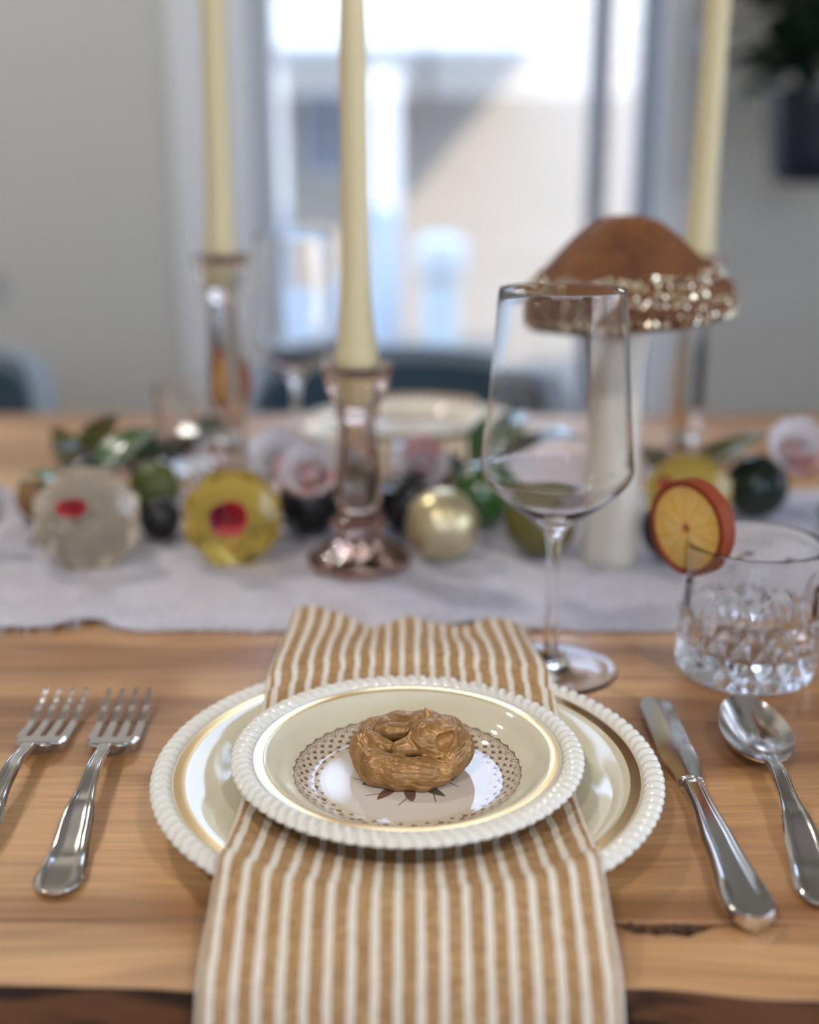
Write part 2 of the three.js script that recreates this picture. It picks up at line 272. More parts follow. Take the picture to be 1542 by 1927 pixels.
// ---------------------------------------------------------------- the table
function plank(outline, thickness) {                   // outline in (x, Z)
  const s = new THREE.Shape(outline.map(([x, Z]) => new THREE.Vector2(x, Z)));
  const g = new THREE.ExtrudeGeometry(s, { depth: thickness - 0.0016, bevelEnabled: true, bevelSize: 0.0005, bevelThickness: 0.0008, bevelOffset: -0.0005, bevelSegments: 1 });
  g.rotateX(-Math.PI / 2); g.translate(0, -thickness + 0.0008, 0); return g;
}
const TX = 1.15;
const table = thing('dining_table', 'rustic honey-coloured plank dining table with a bark-filled crack near its front edge', 'table', [0, TABLE, 0]);
{ const wav = (x, k) => 0.0007 * Math.sin(x * 9 + k * 2.1) + 0.0004 * Math.sin(x * 31 + k);
  const edges = [0.3, 0.4125, 0.585, 0.772, 0.958, 1.15, 1.378], N = 80;
  const crack = (x) => 0.0075 * smooth(0.077, 0.087, x) * (1 - smooth(0.106, 0.122, x)) * (0.8 + 0.3 * noise2(x * 700, 3)) + 0.0018 * smooth(0.1, 0.11, x) * (1 - smooth(0.135, 0.16, x));
  const front = (x) => 0.3722 - 0.0052 * smooth(0.085, 0.13, x) + 0.0036 * smooth(-0.06, -0.1, x) + 0.0012 * Math.sin(x * 17) - 0.0006 * Math.sin(x * 53);
  for (let k = 0; k < 6; k++) {
    const lo = [], hi = [];
    for (let i = 0; i <= (k < 2 ? 600 : N); i++) {
      const x = lerp(-TX, TX, i / (k < 2 ? 600 : N));
      lo.push([x, k === 0 ? front(x) : edges[k] + wav(x, k) + 0.0003 + (k === 1 ? 0 : 0)]);
      hi.push([x, k === 5 ? edges[6] + 0.001 * Math.sin(x * 13) : edges[k + 1] + wav(x, k + 1) - 0.0003 - (k === 0 ? crack(x) : 0)]);
    }
    const g = plank(lo.concat(hi.reverse()), 0.046), uv = g.attributes.uv, p = g.attributes.position;
    for (let i = 0; i < uv.count; i++) uv.setXY(i, (p.getX(i) + k * 0.37) / 1.2, (-p.getZ(i) + p.getY(i) + k * 0.213) / 0.6);
    part('plank', g, M.wood, table);
  }
  const edgeMap = texture(512, 64, (u, v) => mixc([104, 66, 38], [44, 26, 15], smooth(0.35, 0.62, 0.6 * noise2(u * 60, v * 4, 60, 4) + 0.4 * noise2(u * 160, v * 12, 160, 12))));  // bark-like blotches, with the shade of the front face painted in
  part('shaded_edge', solid(400, 8, (u, v) => { const x = lerp(-TX, TX, u); return [x, lerp(-0.0009, -0.043, v), -front(x) + 0.0004 + 0.0012 * smooth(0, 0.3, v) + 0.0018 * Math.sin(Math.PI * v) * noise2(x * 60, v * 3)]; }, (u, v) => { const x = lerp(-TX, TX, u); return [x, lerp(-0.0012, -0.043, v), -front(x) - 0.003]; }, (u, v) => [u, v]), mat({ map: edgeMap, roughness: 0.85 }), table, 'bark-blotched front edge with its shade painted in dark');
  const rnd = seeded(5), bits = [];
  for (let i = 0; i < 46; i++) { const x = lerp(0.08, 0.116, rnd()), g = new THREE.IcosahedronGeometry(0.0009 + 0.0009 * rnd(), 0); g.scale(1.5, 0.8 + rnd(), 1); g.rotateY(rnd() * 3); g.translate(x, -0.0016 - 0.002 * rnd(), -(0.4078 + 0.0042 * rnd())); bits.push(g); }
  const bk = part('bark', mergeGeometries(bits), M.bark, table, 'dark crumbled bark in the crack'); bk.userData.kind = 'stuff';
  part('apron', mergeGeometries([box(2 * TX - 0.2, 0.09, 0.025, 0, -0.091, -0.47), box(2 * TX - 0.2, 0.09, 0.025, 0, -0.091, -1.29), box(0.025, 0.09, 0.8, -TX + 0.1, -0.091, -0.88), box(0.025, 0.09, 0.8, TX - 0.1, -0.091, -0.88)]), M.wood, table);
  for (const [x, z] of [[-1, -0.49], [1, -0.49], [-1, -1.27], [1, -1.27]]) part('leg', box(0.08, TABLE - 0.046, 0.08, x * 1.03, -0.046 - (TABLE - 0.046) / 2, z, 0.006), M.wood, table);
}
// the runner: a thin gauzy strip with a frayed edge and soft creases
const runnerLift = (x, Z) => {
  const near = 1 - smooth(0.715, 0.79, Z), far = smooth(0.98, 1.035, Z), m = Math.max(near, far * 0.3);
  const crease = Math.pow(Math.max(0, Math.sin(x * 23 + Z * 18 + 1.6 * noise2(x * 9, Z * 9))), 4) * 0.007 + noise2(x * 30, Z * 50) * 0.0025;
  return 0.0004 + crease * m * smooth(0.7, 0.725, Z) + 0.004 * m * Math.exp(-(((x + 0.215) / 0.016) ** 2)) + 0.003 * m * Math.exp(-(((x - 0.06) / 0.03) ** 2));
};
const linenMap = texture(512, 512, (u, v) => { const a = noise2(u * 128, v * 20, 128, 20), b = noise2(u * 20, v * 128, 20, 128), c = noise2(u * 7, v * 7, 7, 7); const s = 0.88 + 0.14 * a * b + 0.08 * c; return [206 * s, 203 * s, 213 * s]; });
{ const edge = (x, s) => 0.0022 * noise2(x * 160, 2 + s) + 0.004 * noise2(x * 24, 8 + s);
  const Zat = (x, v) => lerp(0.7085 + edge(x, 0) + 0.012 * Math.exp(-(((x + 0.2) / 0.014) ** 2)), 1.0415 - edge(x, 5), v);
  const r = thing('table_runner', 'pale lilac-grey linen table runner with frayed edges lying across the table', 'runner', [0, TABLE, 0]);
  const f = (o) => (u, v) => { const x = lerp(-1.1, 1.1, u), Z = Zat(x, v); return [x, runnerLift(x, Z) + o, -Z]; };
  part('cloth', solid(700, 70, f(0.0012), f(0), (u, v) => [u * 14, v * 2.1]), mat({ map: linenMap, roughness: 0.95 }), r);
  const threads = [], rnd = seeded(11);
  for (let i = 0; i < 420; i++) { const x = lerp(-0.6, 0.6, rnd()), Z = Zat(x, 0), l = 0.003 + 0.004 * rnd(), dx = (rnd() - 0.5) * 0.004; threads.push(tube([[x, runnerLift(x, Z) + 0.0007, -Z - 0.001], [x + dx * 0.4, 0.0011, -Z + l * 0.5], [x + dx, 0.0006, -Z + l]], 0.00028, 3, 4)); }
  part('fringe', mergeGeometries(threads), mat({ color: new THREE.Color(0.62, 0.58, 0.57), roughness: 1 }), r).userData.kind = 'stuff';
}

// ---------------------------------------------------------------- plates
const dark = 'rgb(104,74,54)';
function platePrint(size, filigree) {                  // the printed glaze, seen from above
  const c = document.createElement('canvas'); c.width = c.height = size; const g = c.getContext('2d'), m = size / 2;
  g.fillStyle = 'rgb(216,209,183)'; g.fillRect(0, 0, size, size);
  const disc = (r, f) => { g.fillStyle = f; g.beginPath(); g.arc(m, m, r * m, 0, 7); g.fill(); };
  if (!filigree) { disc(0.6, 'rgb(214,207,182)'); return c; }
  disc(0.645, 'rgb(208,194,174)'); disc(0.47, 'rgb(216,208,200)');
  g.strokeStyle = g.fillStyle = dark; g.lineWidth = size / 520;
  g.beginPath(); g.arc(m, m, 0.648 * m, 0, 7); g.stroke();
  const n = 44;
  for (let i = 0; i < n; i++) {
    const a = i / n * 2 * Math.PI; g.save(); g.translate(m, m); g.rotate(a);
    const R = 0.622 * m, w = 2 * Math.PI * R / n;
    g.lineWidth = size / 420; g.beginPath(); g.arc(0, -R + w * 0.1, w * 0.47, Math.PI, 0); g.stroke();
    g.lineWidth = size / 700; g.beginPath(); g.arc(0, -R + w * 0.1, w * 0.3, Math.PI, 0); g.stroke();
    const sprig = (x, y, s) => { for (const q of [-0.9, 0, 0.9]) { g.save(); g.translate(x, y); g.rotate(q); g.beginPath(); g.ellipse(0, -s * 0.6, s * 0.24, s * 0.62, 0, 0, 7); g.fill(); g.restore(); } g.beginPath(); g.moveTo(x, y); g.lineTo(x, y + s * 0.8); g.stroke(); };
    sprig(0, -0.6 * m, w * 0.2); sprig(w * 0.5, -0.572 * m, w * 0.22); sprig(0, -0.54 * m, w * 0.24); if (i % 2) sprig(w * 0.45, -0.515 * m, w * 0.27); else sprig(w * 0.4, -0.5 * m, w * 0.2);
    g.restore();
  }
  // a spray of leaves in the middle, mostly under the figurine
  for (let i = 0; i < 9; i++) {
    g.save(); g.translate(m, m); g.rotate(i / 9 * 2 * Math.PI + 0.25); g.fillStyle = i % 3 ? 'rgb(120,92,74)' : 'rgb(96,92,84)';
    g.beginPath(); g.moveTo(0, 0); g.quadraticCurveTo(0.07 * m, -0.2 * m, 0, -(0.27 + 0.03 * (i % 2)) * m); g.quadraticCurveTo(-0.06 * m, -0.2 * m, 0, 0); g.fill();
    g.strokeStyle = dark; g.lineWidth = size / 300; g.beginPath(); g.moveTo(0, -0.2 * m); g.quadraticCurveTo(0.05 * m, -0.26 * m, 0.08 * m, -0.3 * m); g.stroke(); g.restore();
  }
  return c;
}
function plateShape(R, H, well, rope, ridges) {
  const top = curve([[0, 0.0035], [well * 0.8 * R, 0.0035], [well * 0.9 * R, 0.0038 + 0.02 * H], [well * R, 0.0035 + 0.18 * H], [(well + 0.05) * R, 0.0035 + 0.36 * H], [(well + 0.11) * R, 0.0035 + 0.5 * H], [(rope - 0.08) * R, 0.0035 + 0.79 * H], [(rope + 0.005) * R, 0.0035 + 0.86 * H]], 8);
  const bottom = curve([[(rope + 0.005) * R, 0.0005 + 0.78 * H], [(well + 0.12) * R, 0.38 * H], [(well + 0.02) * R, 0.0022 + 0.08 * H], [(well - 0.06) * R, 0.0018, 1], [(well - 0.07) * R, 0, 1], [(well - 0.12) * R, 0, 1], [(well - 0.13) * R, 0.0016, 1], [0, 0.0016]], 5);
  const body = turned(top.concat(bottom), 160), p = body.attributes.position, uv = body.attributes.uv;
  for (let i = 0; i < p.count; i++) uv.setXY(i, 0.5 + p.getX(i) / (2 * R), 0.5 - p.getZ(i) / (2 * R));
  // rope rim: a half-round roll with slanting lobes
  const rc = [], n = 22, rm = (rope + 1) / 2 * R, rw = (1 - rope) / 2 * R, yb = 0.0035 + 0.8 * H;
  for (let i = 0; i <= n; i++) { const t = i / n * 2 * Math.PI + Math.PI; rc.push([rm + rw * Math.cos(t), yb + (Math.sin(t) > 0 ? 0.0031 : 0.0016) * Math.sin(t)]); }
  const rim = turned(rc, ridges * 10, (r, y, a, i) => {
    const t = i / n * 2 * Math.PI + Math.PI, o = Math.cos(t), k = Math.abs(Math.sin((a * ridges) / 2 + 1.1 * o)), lobe = Math.pow(k, 0.65) - 0.62, out = smooth(-1.0, -0.5, o);
    return [r + (o > 0 ? 0.0015 * o * lobe : 0), y + (Math.sin(t) > 0 ? 0.0028 : 0.0006) * lobe * Math.abs(Math.sin(t)) * out];
  });
  const height = (r) => { for (let i = 1; i < top.length; i++) if (top[i][0] >= r) return lerp(top[i - 1][1], top[i][1], (r - top[i - 1][0]) / Math.max(1e-9, top[i][0] - top[i - 1][0])); return Math.max(yb + 0.0031 * Math.sqrt(Math.max(0, 1 - ((r - rm) / rw) ** 2)) + 0.0008, 0); };
  const band = (a, b) => solid(160, 6, (u, v) => { const r = lerp(a, b, v) * R, q = u * 2 * Math.PI; return [r * Math.cos(q), height(r) + 0.00014, r * Math.sin(q)]; }, (u, v) => { const r = lerp(a, b, v) * R, q = u * 2 * Math.PI; return [r * Math.cos(q), height(r) - 0.0004, r * Math.sin(q)]; }, null, true);
  return { body, rim, band, height, R };
}
const BIG = plateShape(0.1168, 0.0165, 0.6, 0.918, 112), SMALL = plateShape(0.0807, 0.0165, 0.62, 0.88, 88);
const printMat = (c) => { const t = new THREE.CanvasTexture(c); t.colorSpace = THREE.SRGBColorSpace; return phys({ map: t, roughness: 0.05, ior: 1.62 }); };
const glazeBig = printMat(platePrint(256, false)), glazeSmall = printMat(platePrint(1536, true));
M.rope = phys({ color: new THREE.Color(0.78, 0.755, 0.69), roughness: 0.12, ior: 1.55 });
function plate(name, label, S, glaze, g0, g1, where) {
  const t = thing(name, label, 'plate', where);
  part('plate_body', S.body, glaze, t); part('rope_rim', S.rim, M.rope, t, 'ivory rope-twist rim'); part('gold_band', S.band(g0, g1), M.gold, t, 'shiny gold band');
  return t;
}
const PZ = 0.507;
const bigPlate = plate('dinner_plate', 'larger ivory plate with rope rim and gold band under the near striped napkin', BIG, glazeBig, 0.872, 0.912, at(-0.001, 0.0005, PZ));
const smallPlate = plate('salad_plate', 'smaller ivory plate with gold band and brown filigree print under the fox figurine', SMALL, glazeSmall, 0.822, 0.862, at(-0.001, 0.0076, PZ));

// ---------------------------------------------------------------- striped napkin between the plates
const weave = texture(1024, 512, (u, v) => {           // 0.15 m across, 0.075 m along
  const n = 18.25, s = ((u * n + 0.62 + 0.05 * (noise2(u * 40, v * 14, 40, 14) - 0.5)) % 1), th = noise2(u * 230, v * 60, 230, 60), tv = noise2(u * 60, v * 130, 60, 130), bl = noise2(u * 46, v * 30, 46, 30);
  let w = smooth(0.03, 0.1, s) * (1 - smooth(0.4, 0.47, s)); if (u < 0.012 || u > 0.988) w = 0.9;
  const tan = mixc([184, 148, 104], [144, 108, 68], clamp(0.55 * th + 0.55 * bl - 0.1)); const wh = mixc([232, 226, 214], [206, 196, 180], th * 0.6);
  return mixc(mixc(tan, [204, 174, 134], smooth(0.55, 0.9, tv) * 0.5), wh, w);
});
const weaveBump = texture(512, 256, (u, v) => { const s = 128 + 70 * (noise2(u * 128, v * 64, 128, 64) - 0.5) + 60 * (noise2(u * 60, v * 30, 60, 30) - 0.5); return [s, s, s]; }, false);
M.cloth = mat({ map: weave, bumpMap: weaveBump, bumpScale: 0.0006, roughness: 0.95 });
let napkin;
{ const HALF = 0.0755, NU = 90, NV = 230, rimH = 0.0228;
  const wave = new THREE.CatmullRomCurve3([[-0.0755, 0.0185], [-0.062, 0.0205], [-0.045, 0.0175], [-0.03, 0.0145], [-0.014, 0.0095], [-0.006, 0.0125], [0.002, 0.0145], [0.012, 0.0095], [0.022, 0.007], [0.038, 0.0085], [0.05, 0.0145], [0.064, 0.0135], [0.0755, 0.0065]].map(([x, y]) => new THREE.Vector3(x, y, 0)));
  const waveAt = (x) => wave.getPoint(clamp((x + HALF) / (2 * HALF))).y;
  const rows = [];                                     // per column the curve (d, h): d = Z - PZ, from the far end to the hanging end
  for (let i = 0; i <= NU; i++) {
    const u = i / NU, x = lerp(-HALF, HALF, u), dr = Math.sqrt(0.1123 ** 2 - x * x), pts = [], far = 0.192 + 0.003 * Math.sin(x * 60);
    for (let k = 0; k <= 14; k++) { const t = k / 14, d = lerp(far, dr, t); pts.push([d, lerp(waveAt(x), rimH, smooth(0.1, 0.95, t)) + 0.0012 * Math.sin(t * 7 + x * 90) * (1 - t)]); }
    for (let k = 1; k < 44; k++) { const d = lerp(dr, -dr, k / 44); pts.push([d, BIG.height(Math.min(0.112, Math.hypot(x, d))) + 0.0011]); }
    const fall = new THREE.CatmullRomCurve3([[-dr + 0.004, rimH - 0.0005], [-dr, rimH + 0.0012], [lerp(-dr, PZ * 0 - 0.136, 0.5), rimH * 0.72 + 0.0025 * Math.cos(x * 20)], [-0.1375, 0.0082], [-0.1452, -0.004], [-0.15, -0.03], [-0.1515 + 0.001 * Math.sin(x * 70), -0.09], [-0.152 + 0.002 * Math.sin(x * 70), -0.17]].map(([d, h]) => new THREE.Vector3(d, h, 0)), false, 'centripetal');
    for (let k = 1; k <= 60; k++) { const q = fall.getPoint(k / 60); pts.push([q.x, q.y]); }
    const c = new THREE.CatmullRomCurve3(pts.map(([d, h]) => new THREE.Vector3(d, h, 0)), false, 'centripetal'); c.arcLengthDivisions = 400;
    const col = c.getSpacedPoints(NV), len = c.getLength(); rows.push({ x, col, len });
  }
  const raw = (i, j) => { const r = rows[clamp(i, 0, NU)], q = r.col[clamp(j, 0, NV)]; const x = r.x * (1 - 0.05 * smooth(0.08, 0.19, q.x) + 0.015 * smooth(-0.13, -0.16, q.x)); return new THREE.Vector3(x, q.y, -q.x); };
  const P = [], Nn = [];
  for (let i = 0; i <= NU; i++) { P.push([]); Nn.push([]); for (let j = 0; j <= NV; j++) { P[i].push(raw(i, j)); const a = raw(i + 1, j).sub(raw(i - 1, j)), b = raw(i, j + 1).sub(raw(i, j - 1)); const n = b.cross(a).normalize(); if (n.y < 0 && rows[i].col[j].x > -0.13) n.negate(); Nn[i].push(n); } }
  const thick = (u, v) => 0.0024 * Math.sqrt(clamp(Math.min(u, 1 - u) / 0.02)) * Math.sqrt(clamp(0.15 + Math.min(v, 1 - v) / 0.01)) + 0.0003;
  const sgn = Nn[NU >> 1][NV - 20].z > 0 ? 1 : -1;
  const f = (top) => (u, v) => { const i = Math.round(u * NU), j = Math.round(v * NV), p = P[i][j], n = Nn[i][j], s = rows[i].col[j].x > -0.13 ? 1 : sgn, k = top ? thick(u, v) * s : 0; return [p.x + n.x * k, p.y + n.y * k, p.z + n.z * k]; };
  const g = solid(NU, NV, f(true), f(false), (u, v) => [u, v * 6.8]);
  napkin = thing('napkin', 'tan and white striped cloth napkin hanging over the near table edge between the plates', 'napkin', at(0, 0, PZ));
  part('cloth', g, M.cloth, napkin);
}

// ---------------------------------------------------------------- sleeping fox figurine: an isosurface with carved fur
function isosurface(f, lo, hi, cell) {                 // surface nets
  const n = lo.map((a, k) => Math.ceil((hi[k] - a) / cell) + 1), [nx, ny, nz] = n, F = new Float32Array(nx * ny * nz), id = new Int32Array(nx * ny * nz).fill(-1), pos = [], idx = [];
  for (let k = 0, q = 0; k < nz; k++) for (let j = 0; j < ny; j++) for (let i = 0; i < nx; i++, q++) F[q] = f(lo[0] + i * cell, lo[1] + j * cell, lo[2] + k * cell);
  const at3 = (i, j, k) => (k * ny + j) * nx + i, E = [[0, 1], [2, 3], [4, 5], [6, 7], [0, 2], [1, 3], [4, 6], [5, 7], [0, 4], [1, 5], [2, 6], [3, 7]];
  for (let k = 0; k < nz - 1; k++) for (let j = 0; j < ny - 1; j++) for (let i = 0; i < nx - 1; i++) {
    const v = []; let s = 0; for (let c = 0; c < 8; c++) { const w = F[at3(i + (c & 1), j + (c >> 1 & 1), k + (c >> 2))]; v.push(w); if (w < 0) s++; }
    if (!s || s === 8) continue;
    let x = 0, y = 0, z = 0, m = 0;
    for (const [a, b] of E) if (v[a] < 0 !== v[b] < 0) { const t = v[a] / (v[a] - v[b]); x += lerp(a & 1, b & 1, t); y += lerp(a >> 1 & 1, b >> 1 & 1, t); z += lerp(a >> 2, b >> 2, t); m++; }
    id[at3(i, j, k)] = pos.length / 3; pos.push(lo[0] + (i + x / m) * cell, lo[1] + (j + y / m) * cell, lo[2] + (k + z / m) * cell);
  }
  const quad = (a, b, c, d, t) => t ? idx.push(a, b, c, a, c, d) : idx.push(a, c, b, a, d, c);
  for (let k = 1; k < nz - 1; k++) for (let j = 1; j < ny - 1; j++) for (let i = 1; i < nx - 1; i++) {
    const q = at3(i, j, k), s = F[q] < 0;
    if (s !== F[q + 1] < 0) quad(id[at3(i, j - 1, k - 1)], id[at3(i, j, k - 1)], id[q], id[at3(i, j - 1, k)], s);
    if (s !== F[q + nx] < 0) quad(id[at3(i - 1, j, k - 1)], id[at3(i - 1, j, k)], id[q], id[at3(i, j, k - 1)], s);
    if (s !== F[q + nx * ny] < 0) quad(id[at3(i - 1, j - 1, k)], id[at3(i, j - 1, k)], id[q], id[at3(i - 1, j, k)], s);
  }
  return { pos, idx };
}
{ const V = (a, b) => [a[0] - b[0], a[1] - b[1], a[2] - b[2]];
  const capsule = (x, y, z, a, b, ra, rb) => { const d = V(b, a), p = [x - a[0], y - a[1], z - a[2]], t = clamp((p[0] * d[0] + p[1] * d[1] + p[2] * d[2]) / (d[0] ** 2 + d[1] ** 2 + d[2] ** 2)); return Math.hypot(p[0] - d[0] * t, p[1] - d[1] * t, p[2] - d[2] * t) - lerp(ra, rb, t); };
  const smin = (a, b, k) => { const h = Math.max(k - Math.abs(a - b), 0) / k; return Math.min(a, b) - h * h * k / 4; };
  const smax = (a, b, k) => -smin(-a, -b, k);
  const chain = (x, y, z, pts, k) => { let d = 1e9; for (let i = 0; i < pts.length - 1; i++) d = smin(d, capsule(x, y, z, pts[i], pts[i + 1], pts[i][3], pts[i + 1][3]), k); return d; };
  const back = [[21, 9, 11, 8], [24, 10.5, 2, 9], [20, 10.8, -9, 9.4], [9, 10.5, -17, 8.8], [-6, 10.5, -17.5, 8.2], [-18, 10.2, -11, 8.4], [-22.5, 9, -1, 8.2], [-21, 7.8, 9, 8]];
  const tail = [[-22, 7.5, 5, 8], [-17.5, 7, 13.5, 7.9], [-6, 6.6, 18.6, 7.2], [7, 6.5, 19.2, 7.0], [16.5, 6.7, 16.2, 6.4]];
  const hind = [[-23.5, 16.4, -2, 3.0], [-17, 15.6, 5.2, 3.4], [-7.6, 13.2, 8.6, 2.9]];
  const inner = [[-19, 14, -5, 3.0], [-11, 15.6, -4.5, 4.4], [-2, 16.2, -4, 4.3]];
  const floor = [[-14, 0, -6, 4.5], [0, 0, 6, 5], [12, 3, 4, 6]];
  const lines = (a, b, c, k) => (noise3(a, b, c) - 0.5) * k;
  const fox = (x, y, z) => {
    let d = chain(x, y, z, back, 4);
    const rho = Math.hypot(x, z), ph = Math.atan2(z, x);
    d += lines(ph * 4 + 9, rho * 1.1 - y * 0.3, y * 1.2 + rho * 0.4, 0.6) + lines(ph * 6, rho * 2.1, y * 2.2, 0.4);
    d = Math.min(d, chain(x, y, z, floor, 3));
    d = smin(d, chain(x, y, z, inner, 2) + lines(x * 0.12, y * 1.2, z * 1.2, 0.45), 0.5);
    let tl = chain(x, y, z, tail, 4);
    const s = x * 0.13 + y * 0.07;
    tl += lines(s + 3, y * 0.95 + x * 0.12, z * 0.95, 0.75) + lines(s * 2, y * 1.9 + x * 0.2, z * 1.9, 0.55);
    d = smin(d, tl, 0.6);
    d = smin(d, chain(x, y, z, hind, 2) + lines((x - z) * 0.12, y * 1.6, (x + z) * 1.3, 0.55), 0.4);
    d = smax(d, -chain(x, y, z, [[-13, 13.6, 11.5, 1.2], [-6, 11.4, 13, 2.3], [5, 10.6, 14.6, 2.4], [15, 11.6, 15.6, 1.5]], 1), 0.8);
    // head
    const hx = x - 10.2, hy = y - 17.2, hz = z - 5.5;
    let hd = Math.hypot(hx / 11, hy / 9.8, hz / 9.4) * 9.6 - 9.6;
    hd = smin(hd, capsule(x, y, z, [5, 16.6, 9.2], [-5.4, 15, 11.2], 5.6, 4), 2.4);
    hd = smin(hd, capsule(x, y, z, [14, 13.5, 10], [20, 12.5, 8], 6, 6.2), 3);
    hd += lines(x * 0.3, y * 1.4 + x * 0.25, z * 1.4, 0.4) * smooth(1, 7, x);
    hd = smax(hd, -capsule(x, y, z, [0.6, 20.2, 13.2], [4.4, 16.6, 16.4], 1.2, 1.5), 0.4);       // closed eye
    hd = smax(hd, -capsule(x, y, z, [-1.4, 21.4, 11.2], [0.6, 22.4, 7], 1.7, 1.5), 1.0);            // stop between brow and muzzle
    hd = smax(hd, -capsule(x, y, z, [-8, 12.6, 14.4], [3.4, 12.0, 16.4], 0.8, 0.8), 0.4);        // mouth
    hd = smin(hd, capsule(x, y, z, [-7.4, 16.6, 11.6], [-8.0, 15.9, 12], 1.5, 1.3), 0.4);           // nose
    hd = smin(hd, capsule(x, y, z, [10.4, 23.4, -0.5], [8.4, 29.2, -1.5], 3.2, 0.7), 1.0);          // far ear
    let ear = smin(Math.hypot(x - 18.6, y - 19.6, z - 8) - 5.7, capsule(x, y, z, [19, 21, 8], [24, 25, 8], 3.8, 0.8), 1.2);
    hd = smin(hd, ear, 0.8);
    hd = smax(hd, -capsule(x, y, z, [17.4, 19.4, 13.4], [21.4, 21.4, 12.4], 4.4, 3.4), 0.4);           // hollow of the near ear
    d = smin(d, hd, 0.6);
    return smax(d, 0.1 - y, 0.4);
  };
  const { pos, idx } = isosurface(fox, [-34, -0.6, -30], [36, 32, 30], 0.38);
  const uv = []; for (let i = 0; i < pos.length; i += 3) { uv.push(pos[i] * 0.02, pos[i + 1] * 0.02 + pos[i + 2] * 0.02); pos[i] *= 0.0009; pos[i + 1] *= 0.001; pos[i + 2] *= 0.001; }
  const g = oriented(geo(pos, uv, idx));
  const patina = texture(256, 256, (u, v) => mixc([184, 140, 86], [126, 90, 50], clamp(0.7 * noise2(u * 9, v * 9, 9, 9) + 0.4 * noise2(u * 40, v * 40, 40, 40) - 0.1)));
  const t = thing('fox_figurine', 'small carved golden-brown figurine of a fox curled up asleep on the top plate', 'figurine', at(0, 0.0112, 0.5175));
  const fur = texture(512, 512, (u, v) => { const q = 128 + 110 * (noise2(u * 7, v * 90, 7, 90) - 0.5) + 70 * (noise2(u * 12, v * 170, 12, 170) - 0.5); return [q, q, q]; }, false);
  part('body', g, phys({ map: patina, bumpMap: fur, bumpScale: 0.0003, roughness: 0.36, metalness: 0.3 }), t);
}

// ---------------------------------------------------------------- cutlery (local: handle end towards +z)
const strip = (nv, nu, w, yc, T, z, border, below = 0.7) => solid(nu, nv,
  (u, v) => { const s = u * 2 - 1, a = Math.abs(s), e = Math.sqrt(clamp((1 - a) / 0.16)); return [w(v) * s, yc(v) + T(v) * (0.1 + 0.9 * e) * (1 + border(a, v)), z(v)]; },
  (u, v) => { const s = u * 2 - 1, a = Math.abs(s), e = Math.sqrt(clamp(1 - a * a)); return [w(v) * s, yc(v) - T(v) * below * e - T(v) * 0.05, z(v)]; });
const track = (list) => { const c = list.map(([a, b]) => [a, b]); return (v) => { for (let i = 1; i < c.length; i++) if (v <= c[i][0]) { const t = (v - c[i - 1][0]) / (c[i][0] - c[i - 1][0]); return lerp(c[i - 1][1], c[i][1], t * t * (3 - 2 * t)); } return c[c.length - 1][1]; }; };
const tear = (a, v) => 0.55 * smooth(0.5, 0.62, a) * (1 - smooth(0.82, 0.95, a)) * smooth(0.02, 0.16, v) * (1 - smooth(0.75, 1, v)) - 0.12 * (1 - smooth(0.3, 0.55, a)) * smooth(0.16, 0.24, v) * (1 - smooth(0.7, 0.9, v));
const endRound = (v, L, r) => { const s = v * L; return s < r ? Math.sqrt(clamp(1 - ((r - s) / r) ** 2, 0.0004)) : 1; };
let fork;
{ fork = thing('fork', 'silver dinner fork lying nearest to the plate, its whole handle in view', 'fork', at(-0.1485, 0.0003, 0.5265), 0.045, 'forks left of the near plate');
  const L = 0.111, w = track([[0, 0.0104], [0.1, 0.0103], [0.35, 0.0078], [0.7, 0.0041], [0.88, 0.0033], [1, 0.0034]]), y = track([[0, 0.0022], [0.2, 0.0032], [0.55, 0.0105], [0.8, 0.0125], [1, 0.0108]]);
  part('handle', strip(160, 28, (v) => w(v) * endRound(v, L, 0.0125), y, (v) => 0.0012 + 0.0007 * smooth(0.3, 0.9, v), (v) => 0.1 - v * L, tear), M.steel, fork);
  const sw = track([[0, 0.0034], [0.12, 0.0036], [0.5, 0.0108], [0.75, 0.0124], [1, 0.0127]]), sy = track([[0, 0.0108], [0.35, 0.0072], [0.7, 0.0046], [1, 0.0042]]);
  part('head', strip(30, 24, sw, sy, () => 0.0011, (v) => -0.011 - v * 0.0215, () => 0), M.steel, fork);
  const ty = track([[0, 0.0042], [0.3, 0.0034], [0.7, 0.0052], [1, 0.0092]]);
  for (let k = 0; k < 4; k++) { const x0 = -0.0107 + k * 0.00713, sp = 1 + 0.02; part('tine', solid(6, 30, (u, v) => [x0 * sp + (u * 2 - 1) * lerp(0.0021, 0.0011, v), ty(v) + 0.0009, -0.032 - v * 0.049], (u, v) => [x0 * sp + (u * 2 - 1) * lerp(0.002, 0.0008, v), ty(v) - 0.0007, -0.032 - v * 0.049]), M.steel, fork); }
}
copyOf(fork, 'fork', 'silver fork at the far left, its handle running out of the picture', at(-0.1865, 0.0003, 0.5275), 0.0, 'forks left of the near plate');
